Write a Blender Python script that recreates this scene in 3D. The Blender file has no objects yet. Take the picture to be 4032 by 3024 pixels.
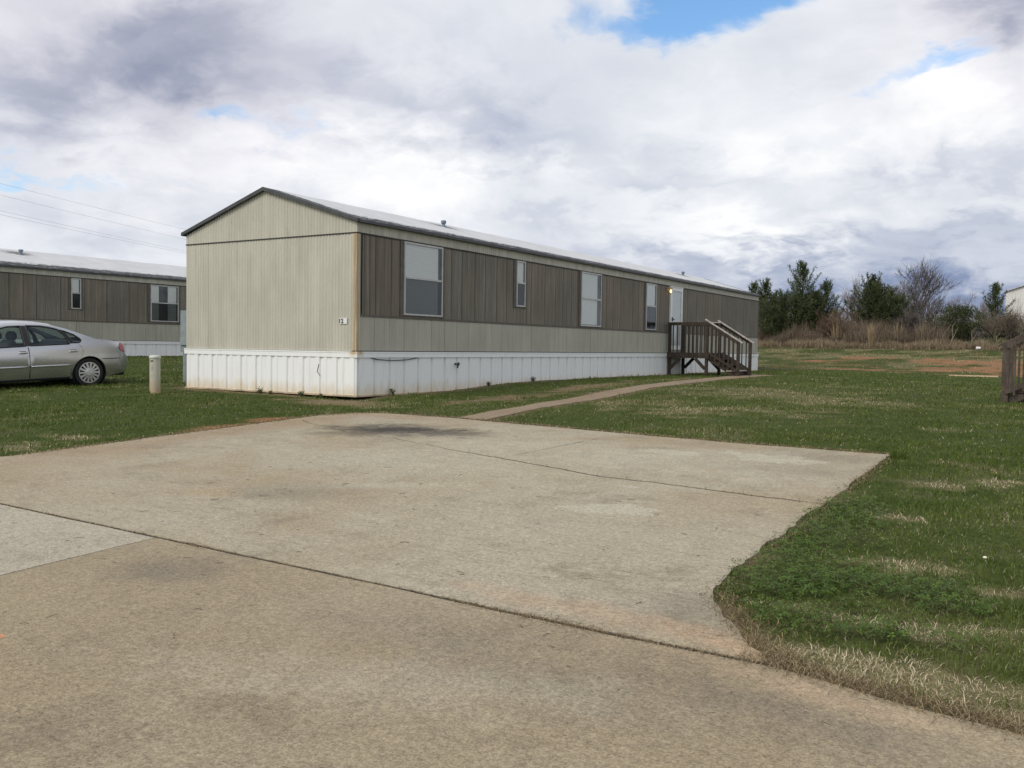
import bpy, bmesh, math, random
import numpy as np
from mathutils import Vector, Matrix
from mathutils.geometry import delaunay_2d_cdt
random.seed(7)
RNG = np.random.default_rng(11)
scene = bpy.context.scene
COL = scene.collection
R = math.radians

# ------------------------------------------------------------------ ground height
YK = [-600, -60, -20, -12.8, -9.2, -2.2, 0, 3, 5.5, 8, 25, 46, 70, 120, 600]
ZK = [-1.6, -1.3, -.72, -.44, -.30, -.02, .04, .09, .19, .21, .22, 1.45, 2.0, 2.2, 2.2]
DK = [0] * len(YK)
for i in range(1, len(YK) - 1):
    h0 = YK[i] - YK[i-1]; h1 = YK[i+1] - YK[i]
    a = (ZK[i] - ZK[i-1]) / h0; b = (ZK[i+1] - ZK[i]) / h1
    DK[i] = 0 if a * b <= 0 else (h0 + h1) * 3 / ((2*h1 + h0) / a + (h1 + 2*h0) / b)
YK = np.array(YK, float); ZK = np.array(ZK, float); DK = np.array(DK, float)

def zga(x, y):
    x = np.asarray(x, float); y = np.asarray(y, float)
    yc = np.clip(y, YK[0], YK[-1] - 1e-6)
    i = np.clip(np.searchsorted(YK, yc, side='right') - 1, 0, len(YK) - 2)
    h = YK[i+1] - YK[i]; t = (yc - YK[i]) / h; t2 = t*t; t3 = t2*t
    z = (2*t3 - 3*t2 + 1)*ZK[i] + (t3 - 2*t2 + t)*h*DK[i] + (-2*t3 + 3*t2)*ZK[i+1] + (t3 - t2)*h*DK[i+1]
    z = z + .02 * np.clip(-4 - x, 0, 18)
    z = z - .055 * np.exp(-((x + .25)/1.1)**2 - ((y - .05)/.45)**2)
    z = z - .007 * np.clip(x - 3, 0, 14) * np.clip((30 - y) / 10, 0, 1)
    return z

def zg(x, y): return float(zga(x, y))

# ------------------------------------------------------------------ numpy noise
def _hash(ix, iy, s):
    n = (ix.astype(np.int64) * 374761393 + iy.astype(np.int64) * 668265263 + s * 1442695041) & 0xffffffff
    n = ((n ^ (n >> 13)) * 1274126177) & 0xffffffff
    return ((n ^ (n >> 16)) & 0xffff) / 65535.0

def vnoise(x, y, s=0):
    ix = np.floor(x); iy = np.floor(y); fx = x - ix; fy = y - iy
    fx = fx*fx*(3 - 2*fx); fy = fy*fy*(3 - 2*fy)
    a = _hash(ix, iy, s); b = _hash(ix+1, iy, s); c = _hash(ix, iy+1, s); d = _hash(ix+1, iy+1, s)
    return (a*(1-fx) + b*fx)*(1-fy) + (c*(1-fx) + d*fx)*fy

def fbm(x, y, s=0, oct=4):
    v = 0; a = .5; t = 0
    for k in range(oct):
        v = v + a*vnoise(x*2**k + 17.3*k, y*2**k - 9.1*k, s + k); t += a; a *= .55
    return v / t

def sstep(a, b, x):
    t = np.clip((x - a) / (b - a), 0, 1); return t*t*(3 - 2*t)

# ------------------------------------------------------------------ helpers
def tag(o, label=None, cat=None, group=None, kind=None):
    if label: o['label'] = label
    if cat: o['category'] = cat
    if group: o['group'] = group
    if kind: o['kind'] = kind
    return o

def empty(name, loc=(0, 0, 0), rz=0):
    o = bpy.data.objects.new(name, None); COL.objects.link(o)
    o.location = loc; o.rotation_euler = (0, 0, rz); o.empty_display_size = .2
    return o

class MB:
    def __init__(s): s.v = []; s.f = []
    def add(s, vs, fs):
        n = len(s.v); s.v += [tuple(v) for v in vs]; s.f += [tuple(i + n for i in f) for f in fs]; return s
    def box(s, x0, x1, y0, y1, z0, z1):
        return s.add([(x0,y0,z0),(x1,y0,z0),(x1,y1,z0),(x0,y1,z0),(x0,y0,z1),(x1,y0,z1),(x1,y1,z1),(x0,y1,z1)],
                     [(0,3,2,1),(4,5,6,7),(0,1,5,4),(1,2,6,5),(2,3,7,6),(3,0,4,7)])
    def bar(s, a, b, w, h, up=(0, 0, 1)):
        a = Vector(a); b = Vector(b); d = (b - a).normalized(); u = Vector(up)
        r = d.cross(u)
        if r.length < 1e-4: r = d.cross(Vector((1, 0, 0)))
        r.normalize(); u = r.cross(d).normalized()
        r *= w/2; u *= h/2
        vs = [p + i*r + j*u for p in (a, b) for i, j in ((-1,-1),(1,-1),(1,1),(-1,1))]
        return s.add(vs, [(0,1,2,3),(7,6,5,4),(0,4,5,1),(1,5,6,2),(2,6,7,3),(3,7,4,0)])
    def tube(s, pts, rad, n=8, cap=True):
        pts = [Vector(p) for p in pts]
        if not isinstance(rad, (list, tuple)): rad = [rad]*len(pts)
        vs = []; fs = []; prev = None
        for i, p in enumerate(pts):
            d = (pts[min(i+1, len(pts)-1)] - pts[max(i-1, 0)])
            d = d.normalized() if d.length > 1e-9 else Vector((0, 0, 1))
            if prev is None:
                r = d.cross(Vector((0, 0, 1)))
                if r.length < .05: r = d.cross(Vector((1, 0, 0)))
            else: r = prev - d*prev.dot(d)
            r.normalize(); prev = r; u = d.cross(r)
            for k in range(n):
                a = 2*math.pi*k/n; vs.append(p + (r*math.cos(a) + u*math.sin(a))*rad[i])
        for i in range(len(pts)-1):
            for k in range(n):
                fs.append((i*n+k, i*n+(k+1) % n, (i+1)*n+(k+1) % n, (i+1)*n+k))
        if cap:
            fs.append(tuple(range(n-1, -1, -1))); fs.append(tuple((len(pts)-1)*n+k for k in range(n)))
        return s.add(vs, fs)
    def lathe(s, prof, c=(0, 0, 0), axis='z', n=24):
        vs = []; fs = []
        for r, h in prof:
            for k in range(n):
                a = 2*math.pi*k/n; x = r*math.cos(a); y = r*math.sin(a)
                p = {'z': (x, y, h), 'y': (x, h, y), 'x': (h, x, y)}[axis]
                vs.append((c[0]+p[0], c[1]+p[1], c[2]+p[2]))
        for i in range(len(prof)-1):
            for k in range(n):
                fs.append((i*n+k, i*n+(k+1) % n, (i+1)*n+(k+1) % n, (i+1)*n+k))
        return s.add(vs, fs)
    def grid(s, rows):
        n = len(rows[0]); vs = [p for r in rows for p in r]
        fs = [(i*n+k, i*n+k+1, (i+1)*n+k+1, (i+1)*n+k) for i in range(len(rows)-1) for k in range(n-1)]
        return s.add(vs, fs)
    def build(s, name, mat, parent=None, smooth=False, bevel=0, normals=False):
        me = bpy.data.meshes.new(name); me.from_pydata(s.v, [], s.f)
        if normals:
            bm = bmesh.new(); bm.from_mesh(me); bmesh.ops.recalc_face_normals(bm, faces=bm.faces); bm.to_mesh(me); bm.free()
        if smooth: me.polygons.foreach_set('use_smooth', [True]*len(me.polygons))
        me.materials.append(mat); me.update()
        o = bpy.data.objects.new(name, me); COL.objects.link(o)
        if parent: o.parent = parent
        if bevel:
            m = o.modifiers.new('bevel', 'BEVEL'); m.width = bevel; m.segments = 2; m.limit_method = 'ANGLE'
        return o

def np_mesh(name, verts, faces_n, loops, mat, cols=None, smooth=False):
    """verts (n,3); faces_n: loop count per face; loops: flat indices; cols (n,3) point colours"""
    me = bpy.data.meshes.new(name)
    me.vertices.add(len(verts)); me.vertices.foreach_set('co', np.ascontiguousarray(verts, np.float32).ravel())
    me.loops.add(len(loops)); me.loops.foreach_set('vertex_index', np.ascontiguousarray(loops, np.int32))
    me.polygons.add(len(faces_n)); st = np.concatenate([[0], np.cumsum(faces_n)[:-1]]).astype(np.int32)
    me.polygons.foreach_set('loop_start', st)
    try: me.polygons.foreach_set('loop_total', np.asarray(faces_n, np.int32))
    except Exception: pass
    if smooth: me.polygons.foreach_set('use_smooth', np.ones(len(faces_n), bool))
    me.update(calc_edges=True)
    if cols is not None:
        at = me.color_attributes.new('tint', 'FLOAT_COLOR', 'POINT')
        c4 = np.ones((len(verts), 4), np.float32); c4[:, :3] = cols
        at.data.foreach_set('color', c4.ravel())
    me.materials.append(mat)
    o = bpy.data.objects.new(name, me); COL.objects.link(o)
    return o

# ------------------------------------------------------------------ materials
class NT:
    def __init__(s, name, world=False):
        if world:
            s.o = bpy.data.worlds.new(name); s.o.use_nodes = True
        else:
            s.o = bpy.data.materials.new(name); s.o.use_nodes = True
        s.t = s.o.node_tree; s.t.nodes.clear()
    def n(s, typ, ins=None, out=0, **props):
        nd = s.t.nodes.new(typ)
        for k, v in props.items(): setattr(nd, k, v)
        for k, v in (ins or {}).items(): s.set(nd.inputs[k], v)
        return nd if out is None else nd.outputs[out]
    def set(s, sock, v):
        if isinstance(v, bpy.types.NodeSocket): s.t.links.new(v, sock)
        else:
            if sock.type == 'RGBA' and len(v) == 3: v = (*v, 1)
            sock.default_value = v
    def m(s, op, a, b=0., c=0., clamp=False):
        nd = s.t.nodes.new('ShaderNodeMath'); nd.operation = op; nd.use_clamp = clamp
        for i, v in enumerate((a, b, c)): s.set(nd.inputs[i], v)
        return nd.outputs[0]
    def mix(s, f, a, b, mode='MIX'):
        nd = s.t.nodes.new('ShaderNodeMix'); nd.data_type = 'RGBA'; nd.blend_type = mode
        s.set(nd.inputs[0], f); s.set(nd.inputs[6], a); s.set(nd.inputs[7], b); return nd.outputs[2]
    def pos(s): return s.n('ShaderNodeNewGeometry', out='Position')
    def obj(s): return s.n('ShaderNodeTexCoord', out='Object')
    def xyz(s, v):
        nd = s.n('ShaderNodeSeparateXYZ', {0: v}, out=None); return nd.outputs[0], nd.outputs[1], nd.outputs[2]
    def vec(s, x, y, z): return s.n('ShaderNodeCombineXYZ', {0: x, 1: y, 2: z})
    def scale(s, v, sc, off=(0, 0, 0)):
        return s.n('ShaderNodeMapping', {'Vector': v, 'Scale': sc, 'Location': off})
    def noise(s, v, scale=1., detail=4., rough=.55, dist=0., col=False):
        return s.n('ShaderNodeTexNoise', {'Vector': v, 'Scale': scale, 'Detail': detail, 'Roughness': rough, 'Distortion': dist}, out='Color' if col else 0)
    def ramp(s, f, stops):
        nd = s.n('ShaderNodeValToRGB', {0: f}, out=None); e = nd.color_ramp.elements
        while len(e) < len(stops): e.new(.5)
        for el, (p, c) in zip(e, stops):
            el.position = p; el.color = (*c, 1) if isinstance(c, tuple) else (c, c, c, 1)
        return nd.outputs[0]
    def mr(s, v, a, b, c=0., d=1.):
        return s.n('ShaderNodeMapRange', {0: v, 1: a, 2: b, 3: c, 4: d}, interpolation_type='SMOOTHSTEP')
    def bump(s, h, strength=.3, dist=.01):
        return s.n('ShaderNodeBump', {'Height': h, 'Strength': strength, 'Distance': dist})
    def principled(s, color, rough=.7, metal=0., normal=None, spec=.5, **kw):
        d = {'Base Color': color, 'Roughness': rough, 'Metallic': metal, 'Specular IOR Level': spec}
        if normal is not None: d['Normal'] = normal
        d.update(kw)
        return s.n('ShaderNodeBsdfPrincipled', d)
    def out(s, sh):
        s.n('ShaderNodeOutputMaterial', {0: sh}, out=None); return s.o

def plain(name, c, rough=.6, metal=0., var=.12, scale=6., spec=.4):
    t = NT(name); n = t.noise(t.obj(), scale, 5.)
    k = t.mr(n, .3, .7, 1 - var, 1 + var)
    col = t.mix(1., c, t.vec(k, k, k), 'MULTIPLY')
    return t.out(t.principled(col, rough, metal, spec=spec))

def tinted(name, rough=.8, spec=.2, trans=0.):
    t = NT(name); a = t.n('ShaderNodeAttribute', attribute_name='tint', out='Color')
    p = t.principled(a, rough, spec=spec)
    if trans:
        tr = t.n('ShaderNodeBsdfTranslucent', {'Color': a})
        p = t.n('ShaderNodeMixShader', {0: trans, 1: p, 2: tr})
    return t.out(p)

def blob(t, x, y, cx, cy, rx, ry, rot=0., soft=(1.0, .35), wob=None):
    """elliptic stain mask at a world spot, edges broken by a noise value"""
    c, s = math.cos(R(rot)), math.sin(R(rot))
    dx = t.m('SUBTRACT', x, cx); dy = t.m('SUBTRACT', y, cy)
    u = t.m('ADD', t.m('MULTIPLY', dx, c/rx), t.m('MULTIPLY', dy, s/rx))
    v = t.m('ADD', t.m('MULTIPLY', dx, -s/ry), t.m('MULTIPLY', dy, c/ry))
    d = t.m('SQRT', t.m('ADD', t.m('MULTIPLY', u, u), t.m('MULTIPLY', v, v)))
    if wob is not None: d = t.m('ADD', d, wob)
    return t.mr(d, soft[0], soft[1])

def concrete(name, base, light, dark, stains=(), grain=1.):
    t = NT(name); p = t.pos(); x, y, z = t.xyz(p)
    big = t.noise(p, .45, 5., .6, .4); med = t.noise(p, 1.7, 7., .7); mid = t.noise(p, 7., 6., .72); fine = t.noise(p, 34., 5., .8); grit = t.noise(p, 95., 3., .8)
    col = t.mix(t.mr(big, .36, .64), base, light)
    col = t.mix(t.m('MULTIPLY', t.mr(med, .5, .74), .6), col, dark)
    drag = t.noise(t.scale(p, (1.6, 14., 1.)), 1.5, 6., .7)
    col = t.mix(t.m('MULTIPLY', t.m('MULTIPLY', t.mr(drag, .5, .66), t.mr(big, .45, .6)), .35), col, dark)
    wob = t.m('MULTIPLY', t.m('SUBTRACT', t.noise(p, 3.0, 8., .75), .5), 2.6)
    wobs = t.m('MULTIPLY', t.m('SUBTRACT', t.noise(p, 4.2, 5., .6), .5), 3.2)
    for (cx, cy, rx, ry, rot, c, amt, crisp) in stains:
        k = blob(t, x, y, cx, cy, rx, ry, rot, (1.0, .93) if crisp else (1.35, .1), wobs if crisp else wob)
        col = t.mix(t.m('MULTIPLY', k, amt), col, c)
    g = t.m('MULTIPLY', t.mr(mid, .3, .7, 1 - .06*grain, 1 + .05*grain), t.m('MULTIPLY', t.mr(fine, .28, .72, 1 - .27*grain, 1 + .22*grain), t.mr(grit, .25, .75, 1 - .34*grain, 1 + .30*grain)))
    col = t.mix(1., col, t.vec(g, g, g), 'MULTIPLY')
    sp = t.mr(t.noise(p, 120., 2., .6), .66, .72); col = t.mix(t.m('MULTIPLY', sp, .45), col, (.52, .49, .43))
    pit = t.m('MULTIPLY', t.mr(t.noise(t.scale(p, (26., 60., 40.)), 1., 5., .85, .3), .57, .66), t.mr(med, .30, .6)); col = t.mix(t.m('MULTIPLY', pit, .72), col, (.075, .065, .055))
    h = t.m('ADD', fine, t.m('MULTIPLY', pit, -.8))
    return t.out(t.principled(col, .9, spec=.2, normal=t.bump(h, .35, .004)))

TAN = (.326, .268, .180); GRY = (.374, .332, .250); DRK = (.18, .147, .102); WHT = (.44, .405, .315)
OIL = (.035, .032, .03); CLAY = (.36, .19, .10); GR2 = (.225, .195, .150)
drips = random.Random(5)
drive_stains = [(4.2 + drips.uniform(-1.2, 1.6), -3.5 + drips.uniform(-.5, .5), drips.uniform(.03, .09), drips.uniform(.03, .08), 0, (.08, .07, .06), .75, True) for _ in range(7)] + [
    (5.6 + drips.uniform(-.6, 3.), -7. + drips.uniform(-1., 1.2), drips.uniform(.02, .05), drips.uniform(.02, .05), 0, (.11, .095, .08), .6, True) for _ in range(6)] + [
    (3.95, -3.7, .95, .62, 15, OIL, .92, False), (4.7, -3.5, .7, .4, 0, OIL, .7, False), (3.5, -4.35, .5, .3, 20, DRK, .6, False),
    (8.45, -6.5, .36, .20, 30, WHT, .8, True), (8.76, -3.35, .55, .26, -5, WHT, .8, True), (7.8, -3.55, .34, .18, 0, WHT, .65, True), (8.2, -5.6, .12, .05, 0, WHT, .7, True),
    (6.3, -6.7, .9, .18, 35, WHT, .45, False), (5.9, -7.3, .7, .4, 20, GR2, .55, False), (5.2, -7.7, .35, .22, 0, (.36, .26, .15), .45, False),
    (9.3, -3.0, .7, .35, 0, GR2, .55, False), (9.2, -4.0, .9, .4, 10, GR2, .35, False), (3.0, -2.45, 1.3, .35, 0, (.31, .22, .14), .5, False),
    (2.2, -5., .45, 3.2, 0, (.29, .21, .135), .6, False), (9.9, -8.35, .5, .3, 30, GR2, .6, False), (9.3, -8.7, .9, .16, 0, (.42, .31, .21), .6, False),
    (6.5, -3.9, .02, 1.0, -6, (.06, .05, .04), .7, True), (7.2, -5.2, 2.3, 1.4, 0, WHT, .3, False), (10.2, -8.78, .4, .12, -20, (.40, .28, .18), .7, False), (8.6, -7.2, 1.2, .8, 0, GRY, .4, False),
    (6.8, -4.1, 2.2, .9, 0, WHT, .42, False), (8.9, -4.6, .9, .5, 0, WHT, .35, False), (5.2, -5.6, 1.6, .8, 20, WHT, .3, False)]
road_stains = [
    (6.95, -9.35, .42, .3, 20, (.15, .132, .11), .45, False), (9.6, -9.6, .8, .25, 0, GR2, .5, False), (8.9, -9.4, .7, .3, 0, GR2, .4, False),
    (10.6, -9.35, .8, .14, -8, (.17, .145, .115), .5, False), (10.7, -9.12, .7, .09, -10, (.42, .31, .21), .55, False),
    (7.2, -10.5, .03, .02, 0, (.7, .22, .08), .5, True), (6.6, -10.2, .8, .3, 0, TAN, .4, False), (9.0, -10.0, 1.2, .3, 20, GRY, .5, False)]
M = {}
M['drive'] = concrete('driveway_concrete', TAN, GRY, DRK, drive_stains)
M['road'] = concrete('road_concrete', (.288, .232, .153), (.318, .264, .182), DRK, road_stains)
M['newslab'] = concrete('pale_concrete', (.375, .336, .258), (.40, .362, .285), (.26, .228, .18), [])
M['walk'] = concrete('walkway_concrete', (.25, .182, .12), (.27, .21, .145), (.16, .12, .085), [])
M['ground'] = None
t = NT('lawn_soil'); a = t.n('ShaderNodeAttribute', attribute_name='tint', out='Color'); p = t.pos()
n1 = t.noise(p, 14., 6., .7); n2 = t.noise(p, 60., 4., .7); k = t.m('MULTIPLY', t.mr(n1, .25, .75, .6, 1.35), t.mr(n2, .25, .75, .75, 1.25))
M['ground'] = t.out(t.principled(t.mix(1., a, t.vec(k, k, k), 'MULTIPLY'), .95, spec=.1, normal=t.bump(n1, .6, .03)))
M['blade'] = tinted('grass_blades', .55, .35, .25)
M['dry'] = tinted('dry_stems', .85, .1, .15)
M['leaf'] = tinted('tree_leaves', .6, .25, .15)
M['twig'] = tinted('bare_twigs', .9, .1)
M['bark'] = plain('tree_bark', (.10, .075, .055), .95, var=.3, scale=12)

def siding(name, base, streak=.16, rust=0.):
    t = NT(name); p = t.obj(); x, y, z = t.xyz(p)
    n = t.noise(t.scale(p, (4., 4., .5)), 1.3, 4., .55); b = t.noise(p, .8, 4.); f = t.noise(p, 30., 4.)
    k = t.m('MULTIPLY', t.mr(n, .3, .7, 1 - streak, 1 + streak*.5), t.m('MULTIPLY', t.mr(b, .3, .7, .93, 1.05), t.mr(f, .3, .7, .96, 1.04)))
    col = t.mix(1., base, t.vec(k, k, k), 'MULTIPLY')
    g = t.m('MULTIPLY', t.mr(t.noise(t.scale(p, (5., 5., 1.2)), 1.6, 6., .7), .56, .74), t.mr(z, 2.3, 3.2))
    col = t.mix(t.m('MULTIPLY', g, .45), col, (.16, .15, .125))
    if rust:
        r = t.m('MULTIPLY', t.mr(t.noise(t.scale(p, (22., 22., .9)), 1.2, 6., .7, .2), .40, .54), rust)
        r = t.m('MULTIPLY', r, t.mr(x, -.10, -.03)); r = t.m('MULTIPLY', r, t.mr(y, .075, .03))
        col = t.mix(t.m('MULTIPLY', r, .85), col, t.mix(t.noise(t.scale(p, (20, 20, 3)), 2.), (.24, .13, .05), (.42, .30, .15)))
    return t.out(t.principled(col, .5, spec=.35, normal=t.bump(b, .2, .02)))
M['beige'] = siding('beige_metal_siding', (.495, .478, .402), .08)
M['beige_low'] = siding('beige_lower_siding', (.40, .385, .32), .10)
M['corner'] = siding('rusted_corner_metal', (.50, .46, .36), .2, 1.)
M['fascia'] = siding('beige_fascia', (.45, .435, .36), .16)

t = NT('wood_look_panel'); p = t.obj(); a = t.n('ShaderNodeAttribute', attribute_name='tint', out='Color')
n = t.noise(t.scale(p, (30., 30., 1.1)), 1.2, 7., .7); n2 = t.noise(t.scale(p, (70., 70., 5.)), 1., 5., .75); n3 = t.noise(p, .7, 4.)
n5 = t.noise(t.scale(p, (9., 9., .5)), 1.2, 5., .65)
v = t.m('ADD', t.m('MULTIPLY', n5, .4), t.m('ADD', t.m('MULTIPLY', n, .35), t.m('MULTIPLY', n2, .25)))
col = t.ramp(v, [(.36, (.122, .107, .086)), (.5, (.176, .156, .126)), (.64, (.258, .230, .188))])
k = t.mr(n3, .3, .7, .88, 1.1); col = t.mix(1., col, t.vec(k, k, k), 'MULTIPLY'); col = t.mix(1., col, a, 'MULTIPLY')
M['wood'] = t.out(t.principled(col, .75, spec=.25, normal=t.bump(v, .3, .004)))
M['browntrim'] = plain('brown_trim', (.115, .10, .085), .7)
M['darktrim'] = plain('dark_roof_edge', (.055, .058, .062), .5, var=.25)
M['drip_shadow'] = plain('dark_drip_and_shadow_line', (.035, .033, .03), .7)

t = NT('white_skirting'); p = t.obj(); x, y, z = t.xyz(p)
n = t.noise(t.scale(p, (7., 7., 1.)), 1.2, 6., .65); st = t.mr(n, .5, .75)
col = t.mix(t.m('MULTIPLY', st, .35), (.81, .825, .82), (.58, .57, .53))
low = t.mr(t.m('ADD', z, t.m('MULTIPLY', t.noise(t.scale(p, (6., 6., 2.)), 1.3, 5., .7), .5)), .62, .28)
col = t.mix(t.m('MULTIPLY', low, .6), col, (.60, .45, .23))
near = t.m('MULTIPLY', t.mr(z, .75, .95), t.mr(t.m('ABSOLUTE', t.m('ADD', y, t.m('MULTIPLY', x, -1.))), .16, .02))
nr = t.m('MULTIPLY', near, t.mr(t.noise(p, 9., 4.), .28, .55)); col = t.mix(t.m('MULTIPLY', nr, .9), col, (.50, .29, .07))
M['skirt'] = t.out(t.principled(col, .45, spec=.4))
M['rail_rust'] = plain('stained_bottom_rail', (.45, .36, .25), .7, var=.3, scale=4)

t = NT('white_coated_roof'); p = t.obj(); x, y, z = t.xyz(p)
n = t.noise(p, 1.6, 6., .7); n2 = t.noise(t.scale(p, (1., .35, 1.)), 9., 7., .75, .6)
col = t.mix(t.mr(n, .35, .65), (.56, .565, .575), (.50, .505, .515))
edge = t.m('ADD', x, t.m('MULTIPLY', t.m('SUBTRACT', n2, .5), 1.3))
ydge = t.m('ADD', t.m('MULTIPLY', y, -1.), t.m('MULTIPLY', t.m('SUBTRACT', n2, .5), .9))
e = t.m('MAXIMUM', t.mr(edge, -.46, -.36), t.mr(ydge, -.36, -.26))
peel = t.mix(t.mr(n2, .52, .6), (.06, .062, .066), (.19, .20, .21)); col = t.mix(e, col, peel)
wob = t.m('MULTIPLY', t.m('SUBTRACT', t.noise(p, 5., 5., .7), .5), 1.4)
for cy in (5.27, 21.28): col = t.mix(t.m('MULTIPLY', blob(t, x, y, -1.9, cy, .35, .7, 0, (1.1, .2), wob), .85), col, (.1, .1, .1))
M['roof'] = t.out(t.principled(col, .8, spec=.15, normal=t.bump(n, .2, .02)))
M['alu'] = plain('window_frame_metal', (.47, .47, .46), .4, 0, .1)
M['whiteframe'] = plain('white_painted_frame', (.78, .78, .77), .4, 0, .05)

t = NT('window_blind'); p = t.obj(); x, y, z = t.xyz(p)
w = t.m('FRACT', t.m('MULTIPLY', z, 26.)); k = t.mr(w, 0., .35, .72, 1.)
M['blind'] = t.out(t.principled(t.mix(1., (.84, .84, .82), t.vec(k, k, k), 'MULTIPLY'), .6))
def glass(name, tint, fac, rough=.02, refl=(.9, .95, 1.)):
    t = NT(name); fr = t.n('ShaderNodeFresnel', {0: 1.5}); f = t.m('ADD', t.m('MULTIPLY', fr, .9), fac, clamp=True)
    wav = t.bump(t.noise(t.obj(), 1.5, 2.), .04, .05)
    g = t.n('ShaderNodeBsdfGlossy', {'Color': refl, 'Roughness': rough, 'Normal': wav}); tr = t.n('ShaderNodeBsdfTransparent', {'Color': tint})
    return t.out(t.n('ShaderNodeMixShader', {0: f, 1: tr, 2: g}))
M['glass'] = glass('window_glass', (.98, 1., .985), .0)
M['screen'] = glass('insect_screen_glass', (.38, .41, .41), .0, .12)
M['carglass'] = glass('car_window_glass', (.66, .76, .73), .0)
M['dark'] = plain('dark_interior', (.02, .022, .024), .8); M['room'] = plain('dim_room', (.10, .105, .105), .8, var=.4, scale=2.)
M['black'] = plain('black_plastic', (.018, .018, .02), .45)

t = NT('weathered_deck_wood'); p = t.obj()
n = t.noise(t.scale(p, (3., 3., 3.)), 3., 7., .7); g = t.noise(t.scale(p, (40., 40., 4.)), 1., 6., .75)
v = t.m('ADD', t.m('MULTIPLY', n, .5), t.m('MULTIPLY', g, .5))
col = t.ramp(v, [(.3, (.026, .020, .016)), (.5, (.052, .041, .033)), (.72, (.115, .095, .078))])
M['deck'] = t.out(t.principled(col, .85, spec=.2, normal=t.bump(g, .5, .004)))
M['handrail'] = plain('sun_bleached_rail', (.36, .33, .30), .8, var=.25, scale=9)
t = NT('greyed_deck_wood'); p = t.obj()
g = t.noise(t.scale(p, (45., 45., 3.)), 1., 6., .75); n = t.noise(p, 6., 5., .7)
v = t.m('ADD', t.m('MULTIPLY', n, .45), t.m('MULTIPLY', g, .55))
col = t.ramp(v, [(.3, (.035, .027, .022)), (.5, (.085, .068, .055)), (.72, (.17, .145, .12))])
M['deck2'] = t.out(t.principled(col, .85, spec=.2, normal=t.bump(g, .6, .004)))
M['greybox'] = plain('grey_blue_metal_box', (.21, .25, .255), .5)
M['pipe'] = plain('vent_pipe_metal', (.16, .20, .26), .5)
M['cable'] = plain('dark_cable', (.05, .05, .055), .6)
M['plate'] = plain('white_number_plate', (.72, .72, .70), .5, 0, .05)
t = NT('lit_bulb'); M['bulb'] = t.out(t.n('ShaderNodeEmission', {'Color': (1., .55, .20, 1), 'Strength': 3.2}))
M['fixture'] = plain('beige_light_fixture', (.42, .34, .25), .5)

# car
t = NT('silver_car_paint'); p = t.obj(); n = t.noise(p, 420., 2.)
x_, y_, z_ = t.xyz(p); dust = t.mr(t.m('ADD', z_, t.m('MULTIPLY', t.noise(p, 3., 5.), .25)), .55, .2)
col = t.mix(t.m('MULTIPLY', dust, .3), (.52, .52, .53), (.26, .245, .23))
M['paint'] = t.out(t.principled(col, .27, .8, spec=.5, **{'Coat Weight': .6, 'Coat Roughness': .06}))
M['tyre'] = plain('tyre_rubber', (.022, .022, .023), .85, var=.2)
M['hub'] = plain('hubcap_silver', (.55, .55, .56), .35, .6, .08)
M['redlens'] = plain('red_lamp_lens', (.35, .015, .02), .15, spec=.8)
M['seat'] = plain('grey_seat_cloth', (.06, .062, .07), .9)
# pedestal
t = NT('beige_pedestal_plastic'); p = t.obj(); x, y, z = t.xyz(p)
low = t.mr(t.m('ADD', z, t.m('MULTIPLY', t.noise(p, 7., 5.), .35)), .55, .12)
M['pedestal'] = t.out(t.principled(t.mix(t.m('MULTIPLY', low, .7), (.46, .44, .36), (.40, .24, .11)), .5))
M['pedcap'] = plain('pale_green_cap', (.50, .55, .48), .4, 0, .06)
M['sticker'] = plain('dark_label_print', (.12, .11, .11), .6); M['sticker2'] = plain('grey_label_print', (.36, .36, .36), .6)
M['wire'] = plain('power_line', (.16, .17, .18), .6)
M['white_wall'] = siding('white_metal_building', (.66, .66, .63), .06)
M['roofgrey'] = plain('grey_metal_roof', (.42, .42, .42), .5)
M['plank'] = plain('pale_raw_plank', (.55, .42, .27), .8)
M['litter'] = plain('white_plastic', (.8, .8, .8), .5, 0, .03)
M['petal'] = plain('cream_petals', (.75, .72, .5), .6, 0, .1)
M['stem'] = plain('green_stem', (.06, .10, .03), .7)
M['debris'] = plain('dry_twig', (.05, .042, .03), .9, var=.4)

# ------------------------------------------------------------------ camera
C0 = Vector((11.470972, -12.770680, 1.031786))
fw = Vector((-.530577, .846668, -.040514)); rt = Vector((.846974, .531446, .014145)); up = Vector((-.033508, .026809, .999079))
cam = bpy.data.cameras.new('camera'); co = bpy.data.objects.new('camera', cam); COL.objects.link(co)
rot = Matrix((rt, up, -fw)).transposed().to_4x4(); co.matrix_world = Matrix.Translation(C0) @ rot
cam.sensor_fit = 'HORIZONTAL'; cam.sensor_width = 36; cam.lens = 36 * 3537.15 / 4032
cam.clip_start = .05; cam.clip_end = 3000
scene.camera = co
cd = np.array(C0)

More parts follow.
